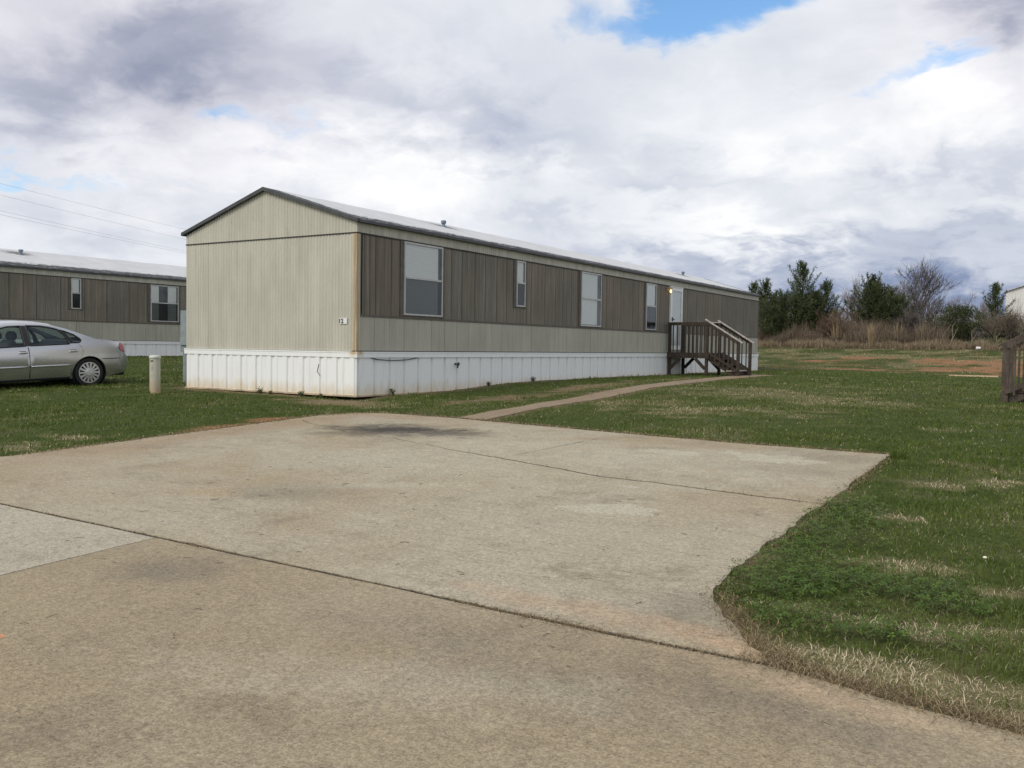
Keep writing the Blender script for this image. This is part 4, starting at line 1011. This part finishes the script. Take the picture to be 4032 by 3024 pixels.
def unit(v): return v/np.maximum(np.linalg.norm(v, axis=-1, keepdims=True), 1e-9)
def pine(x, y, H, wid, label, seed, base=.05, dens=1., openness=.5, leaders=1, dark=1.):
    rg = np.random.default_rng(seed); z0 = zg(x, y)
    root = empty('pine_tree', (x, y, z0)); tag(root, label, 'pine tree', 'pines at the edge of the field')
    tr = MB(); P = []; Dn = []; Lf = []; shade = []
    for ld in range(leaders):
        lx, ly = (0, 0) if ld == 0 else (rg.uniform(-.22, .22)*wid, rg.uniform(-.15, .15)*wid); Hh = H*(1 if ld == 0 else rg.uniform(.7, .9))
        tr.tube([(lx*.3, ly*.3, -.1), (lx*.7, ly*.7, Hh*.3), (lx, ly, Hh*.65), (lx, ly, Hh*.97)], [.018*H, .014*H, .009*H, .012], 7)
        z = H*base
        while z < Hh*.98:
            f = (z/Hh); Lmax = wid/2*(1.25*(1 - f)**.7 + .05) * (.7 + .3*min(1, f/.2))
            nb2 = max(4, int(rg.integers(6, 9)*dens))
            for b_ in range(nb2):
                a = rg.uniform(0, 6.283); Lb = Lmax*rg.uniform(.4, 1.15); el = R(rg.uniform(5, 34) + 42*f)
                d0 = np.array([math.cos(a)*math.cos(el), math.sin(a)*math.cos(el), math.sin(el)])
                o0 = np.array([lx*min(1, z/Hh/.65), ly*min(1, z/Hh/.65), z]); ns = max(3, int(Lb/.13))
                pts = [o0 + d0*Lb*k/ns + np.array([0, 0, .22*Lb*(k/ns)**2]) for k in range(ns + 1)]
                tr.tube([tuple(p_) for p_ in pts[::max(1, ns//3)]] + [tuple(pts[-1])], .006 + .004*(1 - f)*Lb, 4, False)
                for k in range(ns + 1):
                    tf = k/ns
                    if tf < openness*.6 and rg.random() < .75: continue
                    m = int((9 if k < ns else 17)*(.7 + .4*dens)); dd = pts[min(k+1, ns)] - pts[max(k-1, 0)]; dd = dd/np.linalg.norm(dd)
                    if k == ns: dd = unit(dd*.8 + np.array([0, 0, .45]))
                    sp = pts[k] + (dd*rg.uniform(-.05, .22 if k == ns else .1, (m, 1))) + rg.normal(0, .025, (m, 3))
                    dn = unit(dd*.7 + rg.normal(0, .62, (m, 3)) + np.array([0, 0, .22]))
                    P.append(sp); Dn.append(dn); Lf.append(rg.uniform(.14, .26, m)); shade.append(np.full(m, rg.uniform(0, 1)))
            z += rg.uniform(.2, .42)*(1 + .5*openness)
        m = 70; P.append(np.array([lx, ly, Hh*.93]) + np.stack([rg.normal(0, .03, m), rg.normal(0, .03, m), rg.uniform(0, Hh*.085, m)], 1)); Dn.append(unit(rg.normal(0, .6, (m, 3)) + np.array([0, 0, .8]))); Lf.append(rg.uniform(.12, .2, m)); shade.append(np.full(m, .8))
    P = np.concatenate(P); Dn = np.concatenate(Dn); Lf = np.concatenate(Lf); sh = np.clip(np.concatenate(shade) + rg.normal(0, .15, len(P)), 0, 1)
    col = (np.array([.030, .052, .020])[None] + (np.array([.105, .125, .050]) - np.array([.030, .052, .020]))[None]*sh[:, None])*dark
    tr.build('trunk', M['bark'], root, smooth=True)
    tri_cloud('crown', P, Dn, Lf, np.full(len(P), .032), col, M['leaf'], root)
    return root

def bare(x, y, H, wid, label, seed, stems=1, levels=5, col=(.13, .105, .09), name='bare_tree', cat='bare tree', group='leafless trees and shrubs beyond the field', fine=1., upright=.6):
    rg = random.Random(seed); root = empty(name, (x, y, zg(x, y))); tag(root, label, cat, group)
    tr = MB(); SG = []
    def grow(p, d, ln, r, lv):
        n = 3; pts = [p.copy()]; q = p.copy(); dd = d.copy()
        for k in range(n):
            dd = (dd + Vector((rg.gauss(0, .10), rg.gauss(0, .10), rg.gauss(.05*upright, .05)))).normalized(); q = q + dd*ln/n; pts.append(q.copy())
        if lv <= 1: tr.tube(pts, [r, r*.85, r*.75, r*.62], 6, False)
        else: SG.append((pts, r))
        if lv >= levels: return
        for k in range(rg.choice((3, 3, 4)) if lv < 2 else rg.choice((3, 4))):
            t_ = rg.uniform(.35, 1.); b_ = pts[min(3, int(t_*3))]
            sd = Vector((rg.gauss(0, 1), rg.gauss(0, 1), rg.gauss(0, .5))); sd = (sd - dd*sd.dot(dd)).normalized()
            nd = (dd*rg.uniform(.7, 1.1) + sd*rg.uniform(.4, .8) + Vector((0, 0, .25*upright))).normalized()
            grow(b_, nd, ln*rg.uniform(.6, .82), r*rg.uniform(.5, .66), lv + 1)
    for s_ in range(stems):
        a = rg.uniform(0, 6.28); sp = 0 if stems == 1 else wid*.12; d = Vector((math.cos(a)*.3*(stems > 1)*(wid/H), math.sin(a)*.3*(stems > 1)*(wid/H), 1)).normalized()
        grow(Vector((math.cos(a)*sp, math.sin(a)*sp, -.05)), d, H*.34, H*.011*fine, 0)
    # fit the crown into the stated height and width
    tw = MB()
    for pts, r in SG: tw.tube(pts, [max(r, .0045), max(r*.8, .004), max(r*.65, .0035), max(.4*r, .003)], 3, False)
    zz = max([v[2] for v in tw.v] + [.1]); rr_ = np.percentile(np.hypot(*np.array([v[:2] for v in tw.v]).T), 93) if tw.v else 1
    sz = H/zz; sx = (wid/2)/max(rr_, .01)
    for m_ in (tr, tw): m_.v = [(v[0]*sx, v[1]*sx, v[2]*sz) for v in m_.v]
    mt = plain(name + '_wood', col, .95, 0, .3)
    tr.build('trunk', mt, root, smooth=True); tw.build('branches', mt, root)
    return root

def shrub(x, y, H, wid, label, seed, c0, c1, n=5000, name='evergreen_shrub', cat='shrub', leaf=.09, group=None):
    rg = np.random.default_rng(seed); root = empty(name, (x, y, zg(x, y))); tag(root, label, cat, group)
    tr = MB(); P = []; Dn = []; Cc = []
    lobes = int(14 + wid*6)
    for k in range(lobes):
        a = rg.uniform(0, 6.28); r_ = wid/2*math.sqrt(rg.uniform(0, 1))*.85; c_ = np.array([math.cos(a)*r_, math.sin(a)*r_*.7, H*rg.uniform(.12, .86)*(1 - .35*(r_/(wid/2))**2)])
        tr.tube([(0, 0, 0), tuple(c_*np.array([.5, .5, .4])), tuple(c_)], [.03, .02, .008], 5, False)
        m = n//lobes; s_ = rg.uniform(.18, .36)*min(H, wid)*.55; g_ = rg.normal(0, 1, (m, 3)); g_ = unit(g_)*np.abs(rg.normal(.75, .3, (m, 1)))
        P.append(c_ + g_*s_*np.array([1.15, 1, .8])); Dn.append(unit(g_ + rg.normal(0, .7, (m, 3)))); Cc.append(np.full(m, rg.uniform(0, 1)))
    P = np.concatenate(P); P[:, 2] = np.maximum(P[:, 2], .02); Dn = np.concatenate(Dn); sh = np.clip(np.concatenate(Cc)*.7 + rg.uniform(0, .35, len(P)), 0, 1)
    col = np.array(c0)[None] + (np.array(c1) - np.array(c0))[None]*sh[:, None]
    tr.build('trunk', M['bark'], root); tri_cloud('crown', P, Dn, rg.uniform(.6, 1.3, len(P))*leaf, np.full(len(P), leaf*.55), col, M['leaf'], root)
    return root

# positions run along the back of the field, about 57 to 68 m from the road
pine(-7.9, 50.0, 4.0, 2.0, 'short pine showing just over the far end of the long roof', 21, openness=.4)
pine(-6.3, 47.3, 3.95, 3.0, 'bushy dark pine right beside the far end of the home', 22, openness=.3, dens=1.15, leaders=3)
pine(-4.6, 45.6, 2.9, 4.2, 'low spreading pine in front of the tallest one', 23, openness=.25, dens=1.15, leaders=3, dark=.95)
pine(-3.6, 46.4, 5.0, 4.0, 'tallest pine with an open top and spreading shoots', 24, openness=.4, dens=1.35, base=.08)
pine(-2.4, 47.2, 3.9, 3.0, 'pine with several upright tips right of the tallest pine', 25, openness=.3, dens=1.3, leaders=3)
pine(.35, 48.2, 4.05, 3.8, 'dense rounded dark pine in the middle of the treeline', 26, openness=.25, dens=1.25, leaders=3, dark=.85)
pine(1.5, 47.8, 3.2, 3.0, 'lower dense pine joined to the right side of the rounded one', 27, openness=.3, dens=1.1, leaders=2, dark=.9)
pine(7.1, 51.0, 3.5, 2.6, 'lone slim pine in front of the white metal building', 28, openness=.45, dens=1.2)
bare(2.2, 50.5, 5.8, 3.8, 'big bare tree with fanning twigs, left of the twin', 31, stems=1, levels=5, col=(.115, .10, .092), fine=.62, upright=1.1)
bare(3.0, 50.9, 5.6, 3.8, 'big bare tree rising clear against the sky, the right one', 32, stems=1, levels=5, col=(.11, .095, .088), fine=.62, upright=1.1)
for k, (bx_, by_, bh, bw, lb) in enumerate([
    (-1.9, 56., 5.3, 3.6, 'bare grey thicket tree seen between the two tallest pines'), (-.7, 57., 5.0, 3.6, 'bare brownish tree just left of the rounded pine'), (.9, 58.5, 5.2, 4.2, 'bare tree with twigs showing behind the rounded pine top'),
    (2.2, 54., 4.3, 3.4, 'small bare tree filling the gap beneath the big bare one'), (5.0, 57., 3.8, 3., 'low pale bare tree right of the big bare trees'), (5.9, 60., 3.6, 3.2, 'sparse bare tree behind the evergreen shrub')]):
    bare(bx_, by_, bh, bw, lb, 40 + k, stems=4, levels=4, col=((.15, .12, .108), (.155, .125, .105), (.14, .12, .11))[k % 3], fine=.8)
for k, (bx_, by_, bh, bw, lb) in enumerate([(-1.7, 46.2, 2.5, 3.0, 'tangled reddish brown bush between pine trunks'), (7.75, 46.2, 2.4, 2.0, 'tangled bare brown bush in front of the slim pine'), (8.75, 46.6, 2.2, 2.2, 'bare arching bush at the right behind the weathered steps'), (3.3, 47., 2.6, 3.4, 'grey twiggy bush at the foot of the big bare trees')]):
    bare(bx_, by_, bh, bw, lb, 60 + k, stems=7, levels=4, col=((.17, .115, .085), (.16, .13, .10), (.17, .14, .10), (.115, .10, .09))[k], name='bare_bush', cat='bush', fine=.7)
shrub(5.95, 46.3, 2.7, 3.3, 'broad glossy evergreen shrub left of the slim pine', 71, (.020, .032, .010), (.085, .105, .040), 9000)
shrub(7.9, 47.9, 2.2, 2.6, 'evergreen shrub under the slim pine by the white building', 72, (.016, .026, .010), (.065, .075, .032), 4000)
shrub(2.9, 48.3, 2.9, 2.4, 'dark grey-green cedar below the bare trees', 73, (.020, .026, .014), (.065, .068, .045), 5000, 'cedar_tree', 'cedar')
shrub(4.55, 51.5, 3.1, 1.6, 'small dark cedar right of the big bare trees', 74, (.022, .026, .018), (.060, .060, .045), 2500, 'cedar_tree', 'cedar')
shrub(4.2, 46.3, 1.6, 1.5, 'small green bush below the pale distant roof', 75, (.018, .03, .01), (.07, .09, .035), 1800)
shrub(2.0, 44.5, .85, 1.8, 'low grey-green bush at the edge of the tan grass', 76, (.04, .05, .025), (.10, .105, .06), 1800, 'low_bush')
shrub(-.2, 44.6, .75, 1.6, 'low dull bush left of the plume grass clump', 77, (.05, .05, .03), (.11, .10, .06), 1500, 'low_bush')

# tall brown brush and the paler grass in front of it
def brush_stuff(name, n, x0, x1, yfun, hlo, hhi, ca, cb, wd, label, cat, tilt=.35, seed=0):
    rg = np.random.default_rng(seed); x = rg.uniform(x0, x1, n); y = yfun(x, rg.uniform(0, 1, n)); m = fbm(x*1.3, y*1.1, seed, 5)
    h = (hlo + (hhi - hlo)*np.clip(m*2.4 - .75, 0, 1))*rg.uniform(.6, 1.1, n); u_ = np.clip(m + rg.normal(0, .22, n), 0, 1)
    c = np.array(ca)[None] + (np.array(cb) - np.array(ca))[None]*u_[:, None]
    o = blades(name, x, y, h, np.full(n, wd)*rg.uniform(.6, 1.5, n), np.abs(rg.normal(0, tilt, n)), None, c, M['dry'])
    tag(o, label, cat, kind='stuff')
brush_stuff('distant_wood', 9000, -14., 12., lambda x, u: 54 + u*10., .7, 3.7, (.14, .115, .10), (.20, .17, .15), .022, 'far grey brown leafless wood behind the treeline', 'woodland', .33, 15)
brush_stuff('tall_brush', 24000, -9.5, 5.0, lambda x, u: 43.9 + u*3.4 + .05*x, .35, 1.85, (.118, .093, .070), (.262, .204, .148), .022, 'tall reddish brown dead brush in front of the pines', 'brush', .42, 3)
brush_stuff('tan_field_grass', 26000, -9.5, 10.5, lambda x, u: 42.1 + u*3.0 + .35*np.sin(x*1.3) + .3*np.sin(x*3.1), .12, .62, (.15, .112, .072), (.33, .265, .18), .026, 'pale tan uncut grass along the back of the field', 'field grass', .75, 5)
brush_stuff('green_weeds', 4500, 4.6, 10.5, lambda x, u: 43.4 + u*3., .3, .7, (.06, .075, .03), (.16, .16, .085), .03, 'grey green weeds below the evergreen shrub', 'weeds', .5, 8)
def plume(x, y, H, wid, n, label, seed, spread=.18):
    rg = np.random.default_rng(seed); a = rg.uniform(0, 6.28, n); r_ = wid/2*np.sqrt(rg.uniform(0, 1, n))*.6
    a_out = a; c = np.array([.29, .215, .13])[None] + (np.array([.12, .11, .08]))[None]*rg.uniform(0, 1, (n, 1))
    o = blades('plume_grass', x + .45*r_*np.cos(a), y + .45*r_*np.sin(a), H*rg.uniform(.3, 1.0, n), np.full(n, .022), np.abs(rg.normal(.06, spread, n)), a_out, c, M['dry'])
    tag(o, label, 'plume grass', 'clumps of plume grass')
plume(1.35, 42.6, 1.6, .5, 260, 'tallest tan plume grass clump standing alone before the brush', 1, .13)
plume(-1.15, 45.3, 2.1, 1.7, 130, 'feathery tan plume grass at the foot of the bare thicket', 2, .2)
plume(2.35, 45.6, 1.8, 1.4, 110, 'tan plume grass below the rounded pine', 3, .2)
for k, (sx_, sy_, sh_, lb) in enumerate([(5.35, 44.8, 1.5, 'pale bare stalk standing upright left of the glossy evergreen shrub'), (6.35, 44.9, 1.1, 'short forked pale stalk in front of the glossy evergreen shrub'), (7.65, 44.2, .8, 'low pale split stump beside the weathered steps')]):
    mb = MB(); rg = random.Random(k)
    mb.tube([(sx_, sy_, zg(sx_, sy_) - .05), (sx_ + .05, sy_, zg(sx_, sy_) + sh_*.5), (sx_ + .02, sy_, zg(sx_, sy_) + sh_*.8), (sx_ + .2, sy_, zg(sx_, sy_) + sh_)], [.03, .026, .02, .008], 6)
    mb.tube([(sx_ + .04, sy_, zg(sx_, sy_) + sh_*.3), (sx_ + .22, sy_, zg(sx_, sy_) + sh_*.62), (sx_ + .3, sy_, zg(sx_, sy_) + sh_*.75)], [.025, .018, .008], 5)
    tag(mb.build('pale_stalk', plain('pale_stalk_bark', (.20, .18, .12), .9)), lb, 'stalk')

# ------------------------------------------------------------------ buildings far behind
wb = empty('metal_building', (5.0, 95.7, 2.1)); tag(wb, 'large white metal building behind the slim pine at right', 'building')
mb = MB(); mb.grid([[(xx + d*0, -d, 0) for xx, d in corr(0, 18, .3, .03)], [(xx, -d, 5.55 + .335*(9 - abs(xx - 9))) for xx, d in corr(0, 18, .3, .03)]]); mb.grid([[(0, yy, z) for yy in (0, 30)] for z in (0, 5.55)]); mb.build('wall', M['white_wall'], wb)
mb = MB()
for a, b in ((0, 9), (18, 9)):
    e = -.2 if a == 0 else 18.2; mb.add([(e, -.25, 5.52), (9, -.25, 8.62), (9, 30, 8.62), (e, 30, 5.52), (e, -.25, 5.62), (9, -.25, 8.72), (9, 30, 8.72), (e, 30, 5.62)], [(0, 1, 2, 3), (4, 7, 6, 5), (0, 4, 5, 1), (0, 3, 7, 4)])
mb.build('roof', M['roofgrey'], wb)
hb = empty('distant_home', (-1.2, 80.2, 2.0)); tag(hb, 'pale low roofed home glimpsed behind the bare trees', 'house')
MB().box(0, 3.1, 0, 14, 0, 1.75).build('wall', M['white_wall'], hb)
mb = MB(); mb.add([(-.2, -.2, 1.76), (3.3, -.2, 1.76), (1.2, -.2, 2.85), (-.2, 14.2, 1.76), (3.3, 14.2, 1.76), (1.2, 14.2, 2.85)], [(0, 1, 2), (5, 4, 3), (0, 2, 5, 3), (1, 4, 5, 2)]); mb.build('roof', M['roofgrey'], hb)

# ------------------------------------------------------------------ small things
MB().bar((7.5, 24.2, zg(7.5, 24.2) + .03), (9.1, 24.35, zg(9.1, 24.35) + .03), .10, .045).build('plank', M['plank'])
tag(bpy.data.objects['plank'], 'pale plank lying flat in the grass by the red clay', 'plank')
mb = MB(); mb.tube([(6.85, 42.15, zg(6.9, 42.2) + .10), (7.06, 42.2, zg(6.9, 42.2) + .10)], .075, 12); tag(mb.build('plastic_jug', M['litter']), 'white plastic litter lying at the edge of the field', 'litter')
fx, fy = 11.05, -6.91; fl = empty('white_flower', (fx, fy, zg(fx, fy))); tag(fl, 'single cream clover flower in the right lawn', 'flower')
MB().tube([(0, 0, 0), (.01, 0, .06), (.012, .004, .105)], .0018, 5).build('stem', M['stem'], fl)
mb = MB(); mb.lathe([(0, -.008), (.008, -.005), (.012, .001), (.008, .007), (0, .009)], (.012, .004, .11), n=12); mb.build('bloom', M['petal'], fl)
def weed(x, y, H, label, seed, c0=(.05, .08, .025), c1=(.12, .14, .06)):
    rg = np.random.default_rng(seed); root = empty('weed', (x, y, zg(x, y))); tag(root, label, 'weed', 'weeds along the white skirting')
    tr = MB(); P = []; Dn = []
    for k in range(5):
        a = rg.uniform(0, 6.28); tip = np.array([math.cos(a)*H*.5, math.sin(a)*H*.35, H*rg.uniform(.6, 1.)]); tr.tube([(0, 0, 0), tuple(tip*.5 + np.array([0, 0, .03])), tuple(tip)], [.004, .003, .002], 4, False)
        m = 26; f_ = rg.uniform(.2, 1, (m, 1)); P.append(tip[None]*f_ + rg.normal(0, .012, (m, 3))); Dn.append(unit(rg.normal(0, 1, (m, 3)) + np.array([0, 0, .4])))
    P = np.concatenate(P); Dn = np.concatenate(Dn); u_ = rg.uniform(0, 1, (len(P), 1)); tr.build('stem', M['stem'], root)
    tri_cloud('leaves', P, Dn, rg.uniform(.02, .045, len(P)), np.full(len(P), .016), np.array(c0) + (np.array(c1) - np.array(c0))*u_, M['leaf'], root)
for k, (wx, wy, wh_, lb) in enumerate([(-2.45, -.14, .11, 'leafy weed at the middle of the end skirting'), (-2.05, -.22, .07, 'low weed beside the leafy one at the end skirting'), (-1.28, -.16, .13, 'weed below the crack in the end skirting'), (-.72, -.2, .10, 'thin weed nearest the rusty corner'),
        (.12, .95, .13, 'thin weed just past the rusty corner'), (.14, 4.3, .09, 'weed beyond the outdoor faucet'), (.14, 6.3, .13, 'weed under the narrow window')]):
    weed(wx, wy, wh_, lb, 80 + k)

# power lines: strung high, falling away behind the left roof
for k, (za, zb_, lb) in enumerate([(9.62, 9.75, 'lowest of the four power lines left of the gable'), (9.88, 9.93, 'second lowest power line, running just over the lowest one'), (10.93, 11.05, 'darkest power line, second from the top at left'), (11.75, 11.98, 'faint topmost power line at left')]):
    o0, o1 = (-.8, 2.2); p0 = Vector((-49.72 - .25*(k == 3), 20.17, za)); p1 = Vector((-60.18, 43.14, zb_)); d = p1 - p0
    wire(p0 + d*o0, p0 + d*o1, .25, lb)

# ------------------------------------------------------------------ sky, sun
SUN_AZ, SUN_EL = -168., 42.      # compass angle from +Y towards +X
w = NT('World', world=True); scene.world = w.o
d = w.n('ShaderNodeTexCoord', out='Generated'); x, y, z = w.xyz(d)
sky = w.n('ShaderNodeTexSky', sky_type='NISHITA', sun_disc=False, sun_elevation=R(SUN_EL), sun_rotation=R(SUN_AZ), dust_density=.6, ozone_density=2.5, air_density=1.0)
zc = w.m('MAXIMUM', z, 0.)
k = w.m('DIVIDE', 1.75, w.m('ADD', zc, .34)); pl = w.vec(w.m('MULTIPLY', x, k), w.m('MULTIPLY', y, k), 0.)
warp = w.noise(pl, 1.1, 5., .6, col=True)
wv = w.n('ShaderNodeVectorMath', {0: w.n('ShaderNodeVectorMath', {0: warp, 1: (.5, .5, .5)}, operation='SUBTRACT'), 1: (.6, .6, .6)}, operation='MULTIPLY')
pw = w.n('ShaderNodeVectorMath', {0: pl, 1: wv}, operation='ADD')
n1 = w.noise(pw, 1.0, 7., .52); n2 = w.noise(w.scale(pw, (1., 1., 1.), (4.3, 1.7, 0.)), 2.6, 6., .52); n3 = w.noise(w.scale(pw, (1., 1., 1.), (9., 3., 0.)), 9., 6., .6)
az = w.m('MULTIPLY', w.m('ARCTAN2', x, y), 57.2958); el = w.m('MULTIPLY', w.m('ARCSINE', z), 57.2958)
az = w.m('ADD', az, w.m('MULTIPLY', w.m('SUBTRACT', n2, .5), 16.)); el = w.m('ADD', el, w.m('MULTIPLY', w.m('SUBTRACT', w.noise(w.scale(pw, (1., 1., 1.), (2., 8., 0.)), 3.2, 8., .58), .5), 9.))
def region(L):
    tot = None
    for a0, e0, ra, re, rot, amt in L:
        c, s_ = math.cos(R(rot)), math.sin(R(rot)); da = w.m('SUBTRACT', az, a0); de = w.m('SUBTRACT', el, e0)
        u = w.m('MULTIPLY', w.m('ADD', w.m('MULTIPLY', da, c), w.m('MULTIPLY', de, s_)), 1./ra); v = w.m('MULTIPLY', w.m('SUBTRACT', w.m('MULTIPLY', de, c), w.m('MULTIPLY', da, s_)), 1./re)
        g_ = w.m('MULTIPLY', w.m('EXPONENT', w.m('MULTIPLY', w.m('ADD', w.m('MULTIPLY', u, u), w.m('MULTIPLY', v, v)), -1.)), amt)
        tot = g_ if tot is None else w.m('ADD', tot, g_)
    return tot
BLUE = [(-22.5, 20.0, 5.2, 2.3, -6, 1.35), (-27.8, 19.6, 2.2, 1.5, 0, .6), (-18.5, 20.6, 4.5, 1.6, 0, .9), (-7.6, 16.2, 4.5, .9, 12, .75), (-50.3, 14.4, 2.2, 1.2, 0, .85), (-47.6, 13.4, 3.6, 1.2, 0, .5), (-60.6, 8.9, 5.0, 1.2, 0, .85), (60, 45, 25, 14, 0, .8), (-100, 60, 30, 12, 0, .8), (140, 30, 25, 8, 0, .6)]
DARK = [(-60.5, 13.2, 6., 2.2, 15, .38), (-57.0, 15.4, 10., 2.8, 24, .34), (-52., 17.2, 6., 2.2, 10, .38), (-45.4, 17.0, 6., 2.2, 0, .30), (-3.4, 18.8, 4.2, 2.0, -15, .85), (-33.5, 13.6, 6.0, 1.9, -6, .66), (-40., 15.5, 8., 1.6, 5, .3), (-26., 11.5, 6., 1., 0, .28), (-30., 5., 6., 1.2, 0, .2), (-8.5, 3.2, 16., 2.6, 0, 1.1), (-28., 7.8, 4.5, .8, 0, .32), (-6., 10.2, 4.5, 1., 8, .45), (-22., 10.4, 7., .8, 4, .25), (-61., 19., 4., 2., 0, .25), (-55., 6., 8., 1.4, 0, .25), (-6., 7., 5., .8, 0, .4), (-16.5, 5.6, 5., .9, 0, .3)]
BRIGHT = [(-46.7, 11.2, 9., 1.8, 5, .5), (-21.4, 7.6, 6.5, 1.5, 0, .65), (-20., 13.8, 14., 2.6, 8, .35), (-36., 9.8, 9., 2.2, 0, .4), (-10.2, 13., 7., 2.2, 10, .38), (-14.7, 7.2, 4.5, 1.1, 0, .4), (-56., 10.2, 3.5, 1., 0, .3), (-168., 38., 50., 26., 0, .9)]
rb, rd, rh = region(BLUE), region(DARK), region(BRIGHT)
dens = w.m('ADD', w.m('MULTIPLY', n1, .62), w.m('ADD', w.m('MULTIPLY', n2, .31), w.m('MULTIPLY', n3, .07)))
bluem = w.mr(w.m('SUBTRACT', rb, w.m('MULTIPLY', w.m('SUBTRACT', dens, .5), 3.6)), .22, 1.25)
bluem = w.m('MULTIPLY', bluem, w.mr(rb, .05, .5))
lum = w.m('ADD', w.m('MULTIPLY', w.m('SUBTRACT', dens, .5), -1.38), w.m('ADD', .75, w.m('SUBTRACT', w.m('MULTIPLY', rh, .40), w.m('MULTIPLY', rd, .60))))
cloud = w.ramp(lum, [(.0, (.16, .215, .37)), (.22, (.31, .365, .50)), (.44, (.50, .54, .635)), (.68, (.66, .69, .75)), (.88, (.79, .81, .845)), (1., (.90, .905, .91))])
purple = region([(-54., 16.5, 14., 7., 0, 1.2), (-3., 19., 7., 5., 0, 1.2)])
cloud = w.mix(w.m('MINIMUM', purple, 1.), cloud, w.mix(1., w.mix(.35, cloud, w.n('ShaderNodeRGBToBW', {0: cloud})), (1.03, .995, 1.02), 'MULTIPLY'))
hi = w.mr(rh, .7, 1.2, 1., 1.6)
cl10 = w.mix(1., cloud, (10., 10., 10.), 'MULTIPLY'); cl10 = w.mix(1., cl10, w.vec(hi, hi, hi), 'MULTIPLY')
skyb = w.mix(1., sky, (1.35, 1.62, 1.72), 'MULTIPLY')
colr = w.mix(bluem, cl10, skyb)
gnd = w.mr(z, -.06, .0); colr = w.mix(gnd, (1.2, 1.1, .9), colr)
bg = w.n('ShaderNodeBackground', {'Color': colr, 'Strength': .1}); w.n('ShaderNodeOutputWorld', {0: bg}, out=None)
w.o.cycles.sampling_method = 'MANUAL'; w.o.cycles.sample_map_resolution = 1024
sl = bpy.data.lights.new('sun', 'SUN'); sl.energy = 1.7; sl.angle = R(25); sl.color = (1., .93, .82)
so = bpy.data.objects.new('sun', sl); COL.objects.link(so)
sd = Vector((math.sin(R(SUN_AZ))*math.cos(R(SUN_EL)), math.cos(R(SUN_AZ))*math.cos(R(SUN_EL)), math.sin(R(SUN_EL))))
so.rotation_euler = sd.to_track_quat('Z', 'Y').to_euler(); so.location = (0, -20, 30)

vs = scene.view_settings; scene.display_settings.display_device = 'sRGB'
vs.view_transform = 'Standard'; vs.look = 'None'; vs.exposure = .16; vs.gamma = 1; vs.use_curve_mapping = False
scene.cycles.max_bounces = 6; scene.cycles.transparent_max_bounces = 12; scene.cycles.use_denoising = True

def tuft(x, y, H, n, label, seed):
    rg = np.random.default_rng(seed); a = rg.uniform(0, 6.28, n); r_ = .07*np.sqrt(rg.uniform(0, 1, n)); u_ = rg.uniform(0, 1, (n, 1))
    c = np.array([.05, .082, .012]) + np.array([.06, .08, .014])*u_
    o = blades('grass_tuft', x + r_*np.cos(a), y + r_*np.sin(a), H*rg.uniform(.4, 1., n), np.full(n, .008), np.abs(rg.normal(.15, .3, n)), a, c, M['blade']); tag(o, label, 'grass tuft')
tuft(9.93, -2.66, .17, 110, 'dark tall grass tuft growing at the far right corner of the driveway', 4)
